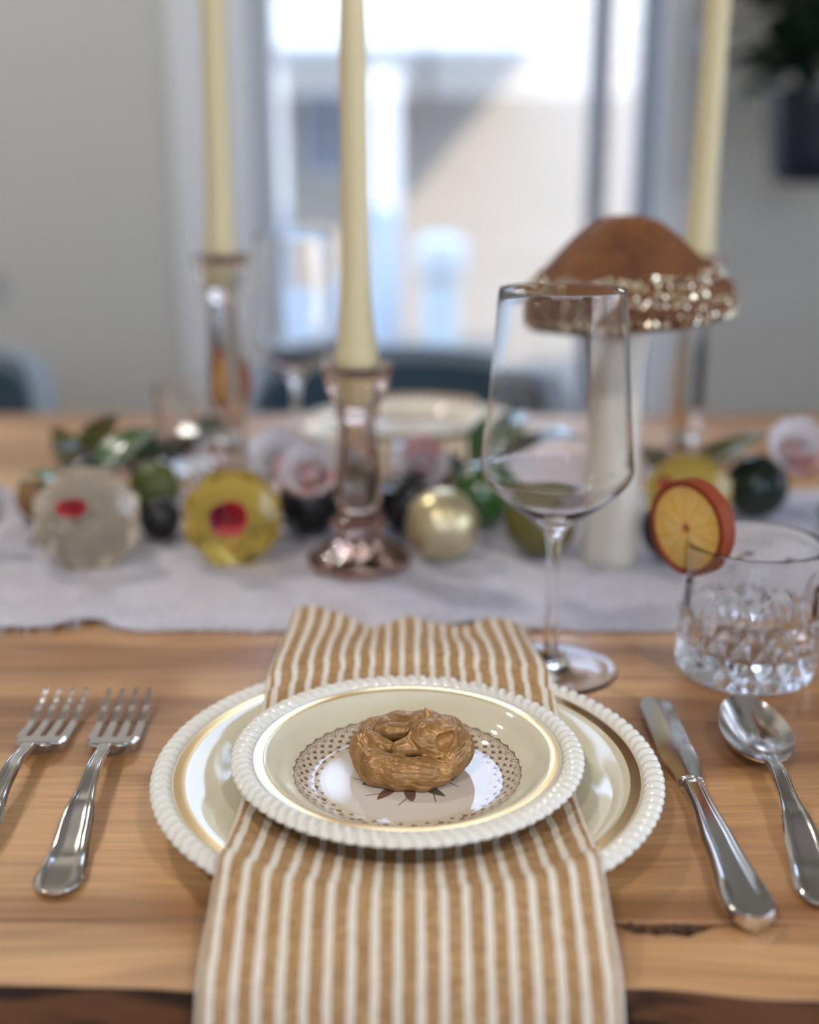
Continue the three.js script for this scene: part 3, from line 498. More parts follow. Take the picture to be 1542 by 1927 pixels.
{ const k = thing('table_knife', 'silver table knife with a ringed bolster right of the plate', 'knife', at(0.1328, 0.0003, 0.5035), 0.01);
  const L = 0.107, w = track([[0, 0.0108], [0.12, 0.0108], [0.5, 0.008], [0.85, 0.0052], [1, 0.0052]]), ridge = (a, v) => 0.32 * smooth(0.42, 0.55, a) * (1 - smooth(0.7, 0.85, a)) * smooth(0.1, 0.25, v);
  part('handle', strip(150, 30, (v) => w(v) * endRound(v, L, 0.0125), () => 0.0042, (v) => 0.0036 - 0.0004 * v, (v) => 0.1 - v * L, ridge, 1.0), M.steel, k);
  part('bolster', mergeGeometries([-0.0075, -0.0105].map((z) => new THREE.SphereGeometry(1, 24, 12).scale(0.0062, 0.0042, 0.0017).translate(0, 0.0044, z))), M.steel, k);
  const bw = (v) => { const b = lerp(0.0058, 0.0088, smooth(0, 0.25, v)) * (v > 0.86 ? Math.sqrt(clamp(1 - ((v - 0.86) / 0.14) ** 2, 0.002)) : 1); return b; };
  part('blade', solid(14, 60, (u, v) => [(u * 2 - 1) * bw(v) + 0.001 * v, 0.0044 + 0.0009 * smooth(0, 0.5, 1 - u), -0.0115 - v * 0.092], (u, v) => [(u * 2 - 1) * bw(v) + 0.001 * v, 0.0044 - 0.0009 * smooth(0, 0.5, 1 - u) - 0.0001, -0.0115 - v * 0.092]), M.steel, k);
}
{ const s = thing('spoon', 'silver tablespoon lying right of the knife below the cut-glass tumbler', 'spoon', at(0.1725, 0.0003, 0.5145), -0.06);
  const L = 0.112, w = track([[0, 0.0106], [0.1, 0.0106], [0.35, 0.008], [0.7, 0.0041], [0.9, 0.0034], [1, 0.0036]]), y = track([[0, 0.0022], [0.2, 0.003], [0.55, 0.009], [0.82, 0.0115], [1, 0.0095]]);
  part('handle', strip(150, 28, (v) => w(v) * endRound(v, L, 0.0125), y, (v) => 0.0012 + 0.0008 * smooth(0.3, 0.9, v), (v) => 0.096 - v * L, tear), M.steel, s);
  const bowl = (o) => (u, v) => { const a = u * 2 * Math.PI, r = Math.max(v, 0.002), c = Math.cos(a), q = Math.sin(a), x = 0.0176 * r * q * (1 - 0.1 * c * 1), zz = 0.0355 * r * c; return [x, 0.0092 + o - 0.0082 * (1 - r * r) + (o ? 0.0011 * (r - 1) * 0 : 0) + 0.001 * c * r, -0.047 - zz - 0.0]; };
  part('bowl', solid(72, 24, bowl(0.0007), bowl(-0.0004), null, true), M.steel, s);
}

// ---------------------------------------------------------------- glasses
let wineGlass, tumbler;
{ const p = curve([[0, 0, 1], [0.0386, 0, 1], [0.0389, 0.0006], [0.037, 0.0012], [0.022, 0.0022], [0.009, 0.0046], [0.0046, 0.0105], [0.0038, 0.022], [0.0036, 0.05], [0.004, 0.073], [0.0062, 0.084], [0.0125, 0.0905], [0.026, 0.1005], [0.0385, 0.1125], [0.0424, 0.1195], [0.0419, 0.128], [0.0385, 0.165], [0.0343, 0.219], [0.034, 0.2197], [0.0337, 0.219], [0.0379, 0.165], [0.0413, 0.128], [0.0417, 0.1197], [0.0378, 0.1132], [0.0252, 0.1015], [0.0115, 0.0945], [0.005, 0.0922], [0, 0.0918]], 7);
  const footEnd = p.findIndex(([r, y]) => y > 0.011 && r < 0.006), stemEnd = p.findIndex(([r, y]) => y > 0.074);
  const top = p.findIndex(([r, y]) => y > 0.117), low = p.length - 1 - [...p].reverse().findIndex(([r, y]) => y > 0.117);
  const [foot, stem, tip, bowl, well] = lathePieces(p, [footEnd, stemEnd, top, low], 96);
  wineGlass = thing('wine_glass', 'tall angular clear wine glass with a thin stem behind the near plate', 'wine glass', at(0.082, 0.0002, 0.656), 0, 'wine glasses');
  part('foot', foot, M.glass, wineGlass); part('stem', stem, M.glass, wineGlass); part('bowl', mergeGeometries([tip, bowl, well]), M.glass, wineGlass);
}
{ const p = curve([[0, 0.0012, 1], [0.03, 0.0012], [0.0335, 0.0004], [0.0362, 0.002], [0.0374, 0.006], [0.0378, 0.012], [0.038, 0.018], [0.0381, 0.024], [0.0382, 0.03], [0.0383, 0.036], [0.0384, 0.042], [0.0384, 0.05], [0.0384, 0.06], [0.0384, 0.07], [0.0384, 0.079], [0.0378, 0.0803], [0.0371, 0.079], [0.0368, 0.07], [0.0362, 0.05], [0.0348, 0.032], [0.033, 0.021], [0.028, 0.0158], [0.018, 0.0148], [0, 0.0145]], 6);
  const tri = (x) => Math.abs(((x % 1) + 1) % 1 - 0.5) * 2, inner = p.findIndex(([r, y]) => y > 0.0801);
  const cut = (r, y, a, i) => {
    if (i >= inner || r < 0.031) return [r, y];
    const n = 18, k = a / (2 * Math.PI) * n, h = y / 0.0105;
    const low = 1 - smooth(0.036, 0.042, y), diamond = Math.max(tri(k + h * 0.5), tri(k - h * 0.5)) - 0.55, arch = 0.042 + 0.018 * (1 - (2 * (((k / 2 % 1) + 1) % 1) - 1) ** 2);
    const flute = (1 - smooth(arch - 0.002, arch + 0.003, y)) * (1 - low) * (0.0012 * (1 - (2 * (((k / 2 % 1) + 1) % 1) - 1) ** 2));
    return [r + low * 0.0042 * diamond * smooth(0.0005, 0.004, y) - flute, y];
  };
  tumbler = thing('tumbler', 'heavy cut-glass tumbler with a faceted base right of the wine glass', 'tumbler', at(0.1945, 0.0002, 0.652), 0.3, 'cut-glass tumblers');
  const up = p.findIndex(([r, y], i) => y > 0.058 && i < inner), down = p.length - 1 - [...p].reverse().findIndex(([r, y]) => y > 0.05), [a0, a1, a2] = lathePieces(p, [up, down], 360, cut);
  part('cut_base', mergeGeometries([a0, a2]), M.glass, tumbler); part('rim_wall', a1, M.glass, tumbler);
}
// dried orange slice on the tumbler's rim
const orangeMap = (() => { const S = 512, c = document.createElement('canvas'); c.width = c.height = S; const g = c.getContext('2d'), m = S / 2; g.fillStyle = 'rgb(255,216,104)'; g.fillRect(0, 0, S, S);
  const r = seeded(3); for (let i = 0; i < 900; i++) { const a = r() * 6.283, d = (0.12 + 0.8 * r()) * m; g.save(); g.translate(m + d * Math.cos(a), m + d * Math.sin(a)); g.rotate(a); g.fillStyle = ['rgba(255,238,178,.5)', 'rgba(252,214,124,.4)', 'rgba(255,232,156,.5)'][i % 3]; g.beginPath(); g.ellipse(0, 0, 20, 5, 0, 0, 7); g.fill(); g.restore(); }
  g.strokeStyle = 'rgba(236,170,80,.95)'; for (let i = 0; i < 10; i++) { const a = i / 10 * 6.283 + 0.2 + 0.12 * r(); g.lineWidth = 5; g.beginPath(); g.moveTo(m, m); g.lineTo(m + 0.93 * m * Math.cos(a), m + 0.93 * m * Math.sin(a)); g.stroke(); }
  g.fillStyle = 'rgb(186,120,62)'; g.beginPath(); g.arc(m, m, 26, 0, 7); g.fill(); g.strokeStyle = 'rgb(220,120,40)'; g.lineWidth = 26; g.beginPath(); g.arc(m, m, m - 12, 0, 7); g.stroke();
  const t = new THREE.CanvasTexture(c); t.colorSpace = THREE.SRGBColorSpace; return t; })();
let orange;
{ orange = thing('orange_slice', 'thick dried orange slice wedged on the rim of the near tumbler', 'orange slice', at(0.159, 0.0872, 0.655), 0, 'orange slices on the tumblers');
  const R = 0.027, T = 0.0044, slit = (x, y) => 0;
  // disc with a slit cut from the centre straight down, so that the glass rim passes through it
  const gap = 0.0016, ring = (r) => { const out = []; const a0 = Math.asin(clamp(gap / r, 0, 1)); for (let i = 0; i <= 96; i++) { const a = -Math.PI / 2 + a0 + (2 * Math.PI - 2 * a0) * i / 96; out.push([r * Math.cos(a) * (1 + 0.012 * Math.sin(a * 3)), r * Math.sin(a)]); } return out; };
  const o = ring(R - 0.0026), q = ring(R), inr = ring(gap * 1.2);
  const s1 = new THREE.Shape([...o, [-gap, -gap * 0.5], [0, gap * 0.6], [gap, -gap * 0.5]].map((p) => new THREE.Vector2(...p)));
  const flesh = new THREE.ExtrudeGeometry(s1, { depth: 2 * T - 0.001, bevelEnabled: true, bevelSize: 0.0004, bevelThickness: 0.0005, bevelSegments: 1 }); flesh.translate(0, 0, -T + 0.0005);
  const uv = flesh.attributes.uv, fp = flesh.attributes.position; for (let i = 0; i < uv.count; i++) uv.setXY(i, 0.5 + fp.getX(i) / (2 * R), 0.5 + fp.getY(i) / (2 * R));
  part('flesh', flesh, phys({ map: orangeMap, roughness: 0.95, transmission: 0.65, thickness: 0 }), orange);
  const s2 = new THREE.Shape([...q, ...o.slice().reverse()].map((p) => new THREE.Vector2(...p)));
  const rind = new THREE.ExtrudeGeometry(s2, { depth: 2 * T, bevelEnabled: true, bevelSize: 0.0006, bevelThickness: 0.0006, bevelSegments: 2 }); rind.translate(0, 0, -T);
  part('rind', rind, mat({ color: new THREE.Color(0.24, 0.035, 0.004), roughness: 0.7 }), orange, 'red-brown dried rind');
  orange.rotation.set(0.02, -0.96, 0.06);
}

// ---------------------------------------------------------------- candle holders and tapers
function candleHolder(name, label, H, R0, where, group, tint = M.rose) {
  const t = thing(name, label, 'candlestick', where, 0, group);
  const pr = curve([[0, 0.0015, 1], [R0 * 0.9, 0.0008, 1], [R0, 0.004], [R0 * 0.97, 0.009], [R0 * 0.72, 0.0155], [R0 * 0.5, 0.021], [R0 * 0.42, 0.026], [R0 * 0.52, 0.031], [R0 * 0.5, 0.036], [R0 * 0.36, 0.04],
    [R0 * 0.42, 0.048], [R0 * 0.43, 0.06], [R0 * 0.4, H * 0.55], [R0 * 0.34, H - 0.046], [R0 * 0.33, H - 0.04], [R0 * 0.42, H - 0.036], [R0 * 0.4, H - 0.031], [R0 * 0.5, H - 0.024], [R0 * 0.6, H - 0.012], [R0 * 0.66, H - 0.002], [R0 * 0.64, H], [R0 * 0.52, H - 0.004], [0.0128, H - 0.008], [0.0122, H - 0.026], [0.004, H - 0.028], [0, H - 0.028]], 6);
  const iBase = pr.findIndex(([r, y]) => y > 0.0395), iCol = pr.findIndex(([r, y]) => y > H - 0.0405);
  const bend = (r, y, a, i) => { const inside = i > pr.length * 0.84; if (inside || r < 0.004) return [r, y]; const k = Math.abs(Math.cos(a * 5)), fl = y < 0.021 ? 0.1 : y < 0.04 ? 0.03 : 0.06; return [r * (1 - fl * (1 - Math.pow(k, 0.8))), y]; };
  const [base, column, cup] = lathePieces(pr, [iBase, iCol], 120, bend);
  part('base', base, tint, t); part('column', column, tint, t); part('cup', cup, tint, t);
  return t;
}
function taper(label, length, where, lean, group, flare) {
  const t = thing('taper_candle', label, 'candle', where, 0, group);
  const pr = curve([[0, 0, 1], [0.0108, 0, 1], [0.0114, 0.006], [0.0118, 0.024], [0.0118 + flare, 0.028], [0.0116 + flare * 0.55, 0.045], [0.0114 - flare * 0.25, 0.075], [0.0113 - flare * 0.6, 0.12], [0.0108 - flare * 0.6, length * 0.7], [0.0095 - flare * 0.5, length - 0.012], [0.006, length - 0.003], [0, length]], 6);
  part('wax', turned(pr, 40), M.wax, t); part('wick', tube([[0, length - 0.004, 0], [0.0004, length + 0.004, 0], [0.0015, length + 0.01, 0.0005]], 0.0007, 6, 6), M.wick, t);
  t.rotation.z = lean; return t;
}
candleHolder('candle_holder', 'short rose-tinted fluted glass candle holder in the middle of the runner', 0.1475, 0.0375, at(-0.0365, 0.0018, 0.835), 'rose glass candle holders');
taper('ivory taper candle with a flared foot standing in the short middle holder', 0.27, at(-0.0365, 0.1216, 0.835), 0.0, 'ivory taper candles', 0.003);
candleHolder('candle_holder', 'tall rose-tinted glass candle holder at left behind the amber faceted ornament', 0.205, 0.037, at(-0.161, 0.0018, 1.055), 'rose glass candle holders', M.rosePale);
taper('ivory taper candle in the tall left holder', 0.27, at(-0.161, 0.1791, 1.055), -0.012, 'ivory taper candles', 0.0012);
candleHolder('candle_holder', 'tall rose-tinted glass candle holder at right behind the mushroom', 0.205, 0.035, at(0.2455, 0.0018, 1.055), 'rose glass candle holders', M.rosePale);
taper('ivory taper candle in the tall right holder beyond the mushroom cap', 0.27, at(0.2455, 0.1791, 1.055), -0.012, 'ivory taper candles', 0.001);

// ---------------------------------------------------------------- mushroom with a gilded brim
{ const t = thing('mushroom_ornament', 'tall decorative mushroom with a brown velvet cap and a glittering gold brim', 'ornament', at(0.147, 0.0018, 0.852));
  part('stem', turned(curve([[0, 0, 1], [0.0195, 0, 1], [0.0205, 0.004], [0.019, 0.03], [0.0185, 0.08], [0.0178, 0.14], [0.018, 0.178], [0, 0.18]], 6), 40, (r, y, a) => [r * (1 + 0.02 * Math.sin(a * 5 + y * 30)), y]), mat({ color: new THREE.Color(0.66, 0.61, 0.52), roughness: 0.6 }), t, 'creamy white stem');
  const cap = new THREE.Group(); cap.name = 'cap'; cap.position.set(0.0015, 0.176, 0); cap.rotation.z = 0.045; t.add(cap);
  const velvet = texture(256, 256, (u, v) => mixc([134, 82, 34], [84, 46, 18], clamp(0.6 * noise2(u * 8, v * 5, 8, 5) + 0.5 * noise2(u * 40, v * 30, 40, 30))));
  part('cap_top', turned(curve([[0.02, 0.004, 1], [0.07, 0.002], [0.0745, 0.007], [0.0745, 0.0185], [0.069, 0.0255], [0.0585, 0.0335], [0.04, 0.0515], [0.0262, 0.0632], [0.0145, 0.0695], [0.007, 0.0705], [0, 0.0705]], 7), 64, (r, y, a) => [r * (1 + 0.025 * Math.sin(a * 3 + 1) + 0.012 * Math.sin(a * 7)), y + 0.0015 * Math.sin(a * 4) * (r > 0.02 ? 1 : 0)]), mat({ map: velvet, roughness: 0.75 }), cap, 'brown velvet cap top');
  part('gills', turned(curve([[0.017, 0.004, 1], [0.071, 0.0015, 1], [0.05, -0.0015], [0.017, -0.003, 1], [0.017, 0.004]], 4), 180, (r, y, a) => [r, y + (y < 0 ? 0.0012 * Math.sin(a * 60) : 0)]), mat({ color: new THREE.Color(0.3, 0.17, 0.09), roughness: 0.8 }), cap);
  const rnd = seeded(21), bead = new THREE.OctahedronGeometry(0.0019, 0), N = 1700, im = new THREE.InstancedMesh(bead, mat({ color: new THREE.Color(0.95, 0.87, 0.66), metalness: 1, roughness: 0.16 }), N), m4 = new THREE.Matrix4(), q = new THREE.Quaternion();
  for (let i = 0; i < N; i++) { const a = rnd() * 6.283, s = rnd(), y = lerp(0.004, 0.034, Math.pow(s, 1.2)), R = (y < 0.0185 ? lerp(0.073, 0.0745, y / 0.0185) : lerp(0.0745, 0.063, (y - 0.0185) / 0.0125)) * (1 + 0.025 * Math.sin(a * 3 + 1) + 0.012 * Math.sin(a * 7)); q.setFromEuler(new THREE.Euler(rnd() * 6, rnd() * 6, rnd() * 6)); const k = 0.6 + 0.7 * rnd(); m4.compose(new THREE.Vector3(R * Math.cos(a), y, R * Math.sin(a)), q, new THREE.Vector3(k, k, k)); im.setMatrixAt(i, m4); }
  im.name = 'glitter'; im.userData = { kind: 'stuff', label: 'gold glitter beads round the brim' }; im.castShadow = true; cap.add(im);
}

// ---------------------------------------------------------------- the centrepiece: faceted glass, baubles, blossoms, leaves
function bloom(parent, n, r, mats, seed, name = 'petal') {
  const rnd = seeded(seed);
  for (let i = 0; i < n; i++) {
    const ringN = i < n * 0.45 ? 0 : 1, a = i * 2.399, tilt = ringN ? 0.5 : 1.05, s = r * (ringN ? 0.62 : 0.45);
    const g = solid(8, 8, (u, v) => { const x = (u - 0.5) * s * 1.1 * Math.sin(Math.PI * (0.12 + 0.8 * v)), y = v * s; return [x, 0.25 * s * v * v + 0.5 * x * x / s + 0.0005, y]; }, (u, v) => { const x = (u - 0.5) * s * 1.1 * Math.sin(Math.PI * (0.12 + 0.8 * v)), y = v * s; return [x, 0.25 * s * v * v + 0.5 * x * x / s - 0.0003, y]; });
    const m = part(name, g, mats[i % mats.length], parent); m.rotation.order = 'YXZ'; m.rotation.set(-tilt - 0.2 * rnd(), a, 0); m.position.set(0, r * 0.2, 0);
  }
}
function facetedGlass(name, label, R, material, flower, where, turn, tilt) {
  const t = thing(name, label, 'ornament', where, turn, undefined);
  const pts = [], d = 0.38 * R;
  for (let i = 0; i < 8; i++) { const a = (i + 0.5) / 8 * 2 * Math.PI, b = i / 8 * 2 * Math.PI; for (const s of [-1, 1]) { pts.push(new THREE.Vector3(R * Math.cos(a), R * Math.sin(a), s * d * 0.35), new THREE.Vector3(R * 0.82 * Math.cos(b), R * 0.82 * Math.sin(b), s * d * 0.78), new THREE.Vector3(R * 0.58 * Math.cos(a), R * 0.58 * Math.sin(a), s * d * 1.1), new THREE.Vector3(R * 0.3 * Math.cos(b), R * 0.3 * Math.sin(b), s * d * 1.3)); } }
  const g = new ConvexGeometry(pts); g.translate(0, R * 0.924, 0); part('faceted_glass', g, material, t);
  if (flower) { const f = new THREE.Group(); f.name = 'dried_flower'; f.position.set(flower[0] * R, R * (0.924 + flower[1]), d * (1.3 - 0.35 * Math.hypot(flower[0], flower[1])) + 0.0006); f.rotation.x = Math.PI / 2; f.scale.set(flower[2], 0.75 * flower[2], flower[3] * flower[2]); t.add(f); bloom(f, 11, 0.026, flower[4], 8); }
  t.rotation.x = tilt; return t;
}
M.redA = mat({ color: new THREE.Color(0.42, 0.02, 0.025), roughness: 0.6 }); M.redB = mat({ color: new THREE.Color(0.16, 0.008, 0.03), roughness: 0.6 }); M.redC = mat({ color: new THREE.Color(0.5, 0.06, 0.07), roughness: 0.6 });
const smoky = phys({ color: new THREE.Color(0.9, 0.79, 0.62), transmission: 0.82, thickness: 0.02, roughness: 0.06, ior: 1.42 }), amber = phys({ color: new THREE.Color(0.76, 0.57, 0.12), transmission: 0.8, thickness: 0.02, roughness: 0.06, ior: 1.42 });
facetedGlass('faceted_ornament', 'clear beige octagonal faceted glass ornament with a small red dried flower, at left', 0.0395, smoky, [-0.2, 0.3, 0.95, 0.6, [M.redA, M.redC]], at(-0.231, 0.0018, 0.83), 0.18, -0.14);
facetedGlass('faceted_ornament', 'amber octagonal faceted glass ornament with a large red dried flower in its middle', 0.0372, amber, [-0.02, 0.12, 1.25, 0.85, [M.redA, M.redB, M.redC]], at(-0.1285, 0.0018, 0.84), 0.1, -0.12);
facetedGlass('faceted_ornament', 'amber octagonal faceted glass ornament half hidden behind the dried orange slice', 0.035, amber, [-0.55, 0.35, 0.5, 0.8, [M.redC, M.redA]], at(0.216, 0.0018, 0.905), -0.12, -0.12);

function bauble(label, R, material, where, group) {
  const t = thing('bauble', label, 'bauble', where, 0, group);
  const ball = part('ball', new THREE.SphereGeometry(R, 40, 28).translate(0, R, 0), material, t);
  const cap = part('cap', turned(curve([[0, 0, 1], [R * 0.2, 0, 1], [R * 0.2, R * 0.16], [R * 0.17, R * 0.2, 1], [0, R * 0.2]], 3), 20).translate(0, R * 1.96, 0), M.gold, t);
  part('loop', new THREE.TorusGeometry(R * 0.11, R * 0.025, 6, 16).translate(0, R * 2.26, 0), M.gold, cap);
  const cg = new THREE.Vector3(0, R, 0), e = new THREE.Euler(-0.9, 0.4 + R * 200, 0.8); // lying on its side: turned about its middle
  t.children.forEach((c) => { c.position.sub(cg).applyEuler(e).add(cg); c.rotation.copy(e); });
  return t;
}
const champagne = mat({ color: new THREE.Color(0.64, 0.55, 0.33), metalness: 0.75, roughness: 0.34 }), black = phys({ color: new THREE.Color(0.008, 0.008, 0.01), roughness: 0.3 }), greenGloss = phys({ color: new THREE.Color(0.03, 0.1, 0.014), roughness: 0.1, clearcoat: 1, clearcoatRoughness: 0.05 }), deep = phys({ color: new THREE.Color(0.008, 0.022, 0.012), roughness: 0.18 }), olive = phys({ color: new THREE.Color(0.1, 0.085, 0.012), roughness: 0.35, clearcoat: 0.4 });
bauble('matte champagne-gold bauble beside the short candle holder', 0.0269, champagne, at(0.0238, 0.0018, 0.85), 'baubles of the centrepiece');
bauble('black bauble between the amber ornament and the short candle holder', 0.0255, black, at(-0.0775, 0.0018, 0.915), 'baubles of the centrepiece');
bauble('glossy bright green bauble behind the champagne bauble', 0.0265, greenGloss, at(0.0575, 0.0018, 0.93), 'baubles of the centrepiece');
bauble('dark olive bauble behind the wine glass stem', 0.0265, olive, at(0.0965, 0.0018, 0.858), 'baubles of the centrepiece');
bauble('black bauble behind the dried orange slice and beside the mushroom stem', 0.0245, black, at(0.1935, 0.0018, 0.848), 'baubles of the centrepiece');
bauble('very dark green bauble behind the cut-glass tumbler', 0.026, deep, at(0.284, 0.0018, 0.96), 'baubles of the centrepiece');
bauble('olive-green bauble right behind the clear faceted ornament', 0.0215, phys({ color: new THREE.Color(0.13, 0.15, 0.04), roughness: 0.4 }), at(-0.2115, 0.0018, 0.975), 'baubles of the centrepiece');
bauble('small black bauble squeezed beside the clear faceted ornament', 0.0165, black, at(-0.193, 0.0018, 0.9), 'baubles of the centrepiece');
bauble('black bauble right of the short candle holder, behind the champagne bauble', 0.024, black, at(-0.002, 0.0018, 0.918), 'baubles of the centrepiece');
bauble('smoky dark bauble peeping over the clear faceted ornament', 0.027, phys({ color: new THREE.Color(0.03, 0.025, 0.035), roughness: 0.3 }), at(-0.262, 0.0018, 0.955), 'baubles of the centrepiece');
bauble('brown bauble at the far left end of the centrepiece', 0.018, mat({ color: new THREE.Color(0.26, 0.13, 0.04), roughness: 0.5 }), at(-0.302, 0.0018, 0.95), 'baubles of the centrepiece');

M.petalW = phys({ color: new THREE.Color(0.74, 0.7, 0.72), roughness: 0.7, transmission: 0.2, thickness: 0 }); M.petalP = phys({ color: new THREE.Color(0.7, 0.4, 0.38), roughness: 0.7, transmission: 0.2, thickness: 0 });
function blossom(label, r0, mats, where, seed) { const r = r0 * 1.3, t = thing('blossom', label, 'flower', where, seed); bloom(t, 14, r, mats, seed); part('heart', new THREE.IcosahedronGeometry(r * 0.16, 2).translate(0, r * 0.24, 0), mat({ color: new THREE.Color(0.6, 0.45, 0.15), roughness: 0.8 }), t); t.rotation.x = 0.8; return t; }
blossom('white and pink blossom between the amber ornament and the short candle holder', 0.042, [M.petalP, M.petalW], at(-0.0738, 0.044, 0.888), 1);
blossom('white blossom behind the champagne bauble', 0.04, [M.petalW, M.petalW, M.petalP], at(0.01, 0.036, 0.945), 2);
blossom('pale blossom left of the pink one, behind the amber ornament', 0.04, [M.petalW], at(-0.104, 0.04, 0.955), 3);
blossom('pink and white blossom high behind the cut-glass tumbler', 0.045, [M.petalP, M.petalW, M.petalW], at(0.298, 0.05, 0.93), 4);
blossom('white blossom at the far left edge of the runner', 0.034, [M.petalW], at(-0.314, 0.02, 0.885), 5);

function leafShape(L, W) { const f = (o) => (u, v) => { const s = u * 2 - 1, w = W * Math.pow(Math.sin(Math.PI * Math.pow(clamp(v, 0.002, 0.998), 0.8)), 0.85); return [s * w, 0.16 * L * Math.sin(v * 2.6) - 0.25 * Math.abs(s) * w * -1 + o, v * L]; }; return solid(10, 18, f(0.0004), f(-0.0003)); }
const LEAF = [leafShape(0.075, 0.02), leafShape(0.06, 0.018), leafShape(0.088, 0.024)];
M.leaf = phys({ color: new THREE.Color(0.035, 0.09, 0.022), roughness: 0.2, clearcoat: 0.6, clearcoatRoughness: 0.12 }); M.leafDark = phys({ color: new THREE.Color(0.012, 0.03, 0.014), roughness: 0.25, clearcoat: 0.4, clearcoatRoughness: 0.2 }); M.leafOlive = phys({ color: new THREE.Color(0.14, 0.13, 0.03), roughness: 0.4 }); M.leafBright = phys({ color: new THREE.Color(0.09, 0.2, 0.07), roughness: 0.14, clearcoat: 1, clearcoatRoughness: 0.08 }); M.twig = mat({ color: new THREE.Color(0.1, 0.06, 0.03), roughness: 0.9 });
function sprig(label, where, turn, leaves, material, lift = 0.02) {
  const t = thing('leafy_sprig', label, 'leaves', where, turn, 'leafy sprigs of the centrepiece');
  part('twig', tube([[0, 0.0015, 0], [0.02, lift * 0.6, 0.002], [0.05, lift, 0]], 0.0014, 10, 6), M.twig, t);
  leaves.forEach(([x, a, tilt, k], i) => { const m = part('leaf', LEAF[k], Array.isArray(material) ? material[i % material.length] : material, t); m.rotation.order = 'YXZ'; m.rotation.set(tilt, a, 0); m.position.set(x, lift * clamp(x / 0.04), 0); });
  return t;
}
sprig('glossy green leaves catching the light above the clear faceted ornament', at(-0.285, 0.0018, 0.9), 0.1, [[0.02, -0.5, -0.5, 1], [0.034, 0.6, -0.45, 1], [0.045, 2.4, -0.3, 0], [0.01, 2.9, -0.2, 1]], M.leaf, 0.045);
sprig('two small shiny leaves standing just over the clear faceted ornament', at(-0.288, 0.0018, 0.878), 0, [[0.034, -1.5, -0.3, 1], [0.04, 1.5, -0.28, 1]], M.leafBright, 0.052).children.forEach((c, i) => i && c.scale.setScalar(0.62));
sprig('dark green leaves behind the clear ornament by the olive-green bauble', at(-0.25, 0.0018, 1.0), 0.35, [[0.02, -1.2, -0.4, 2], [0.045, 0.5, -0.3, 2], [0.05, 2.0, -0.3, 0], [0.03, 3.4, -0.4, 1]], M.leafDark, 0.032);
sprig('dark leaves fanned behind the champagne bauble and the green one', at(0.03, 0.0018, 1.0), 0, [[0.02, -1.0, -0.4, 2], [0.04, 0.9, -0.35, 2], [0.05, 1.6, -0.2, 0], [0.03, 2.6, -0.4, 2]], [M.leafDark, M.leaf], 0.034);
sprig('green leaves at the right end behind the tumbler and pink blossom', at(0.315, 0.0018, 0.905), 0, [[0.01, 0.3, -0.5, 0], [0.04, 1.3, -0.3, 2], [0.05, -1.9, -0.3, 0], [0.03, 2.6, -0.4, 1]], [M.leaf, M.leafDark], 0.03);
sprig('olive leaves under the mushroom cap by the amber ornament', at(0.2, 0.0018, 0.985), 0.1, [[0.02, -0.8, -0.6, 0], [0.04, 0.7, -0.5, 0], [0.05, 1.8, -0.3, 1]], M.leafOlive, 0.03);
sprig('small olive leaves standing left of the far tumbler, behind the clear faceted ornament', at(-0.305, 0.0018, 1.03), 0, [[0.01, -0.3, -1.1, 1], [0.03, 0.8, -0.8, 1]], M.leafOlive, 0.04);
sprig('dark leaves tucked under the pink blossom beside the short candle holder', at(-0.1, 0.0018, 0.9), 0.4, [[0.01, -0.9, -0.2, 1], [0.03, 0.7, -0.3, 0], [0.045, 2.2, -0.3, 1]], M.leafDark, 0.02);

// ---------------------------------------------------------------- the place setting across the table
const over = (Z) => 1.752 - Z;
copyOf(bigPlate, 'dinner_plate', 'larger ivory plate of the setting across the table, under the far napkin', at(0, 0.0005, over(PZ)), Math.PI);
copyOf(smallPlate, 'salad_plate', 'smaller ivory plate on the far napkin across the table', at(0, 0.0076, over(PZ)), Math.PI);
copyOf(napkin, 'napkin', 'striped napkin between the plates across the table, in front of the teal chair', at(0, 0, over(PZ)), Math.PI);
copyOf(wineGlass, 'wine_glass', 'wine glass across the table between the left and middle candles', at(-0.106, 0.0002, over(0.63)), 0, 'wine glasses');
copyOf(tumbler, 'tumbler', 'cut-glass tumbler across the table behind the tall left candle holder', at(-0.2, 0.0002, 1.125), 0.3 + Math.PI, 'cut-glass tumblers');
const orangeFar = copyOf(orange, 'orange_slice', 'dried orange slice on the rim of the tumbler across the table', at(-0.1645, 0.0872, 1.122), 0, 'orange slices on the tumblers');
orangeFar.rotation.set(0.02, Math.PI - 0.96, 0.06);

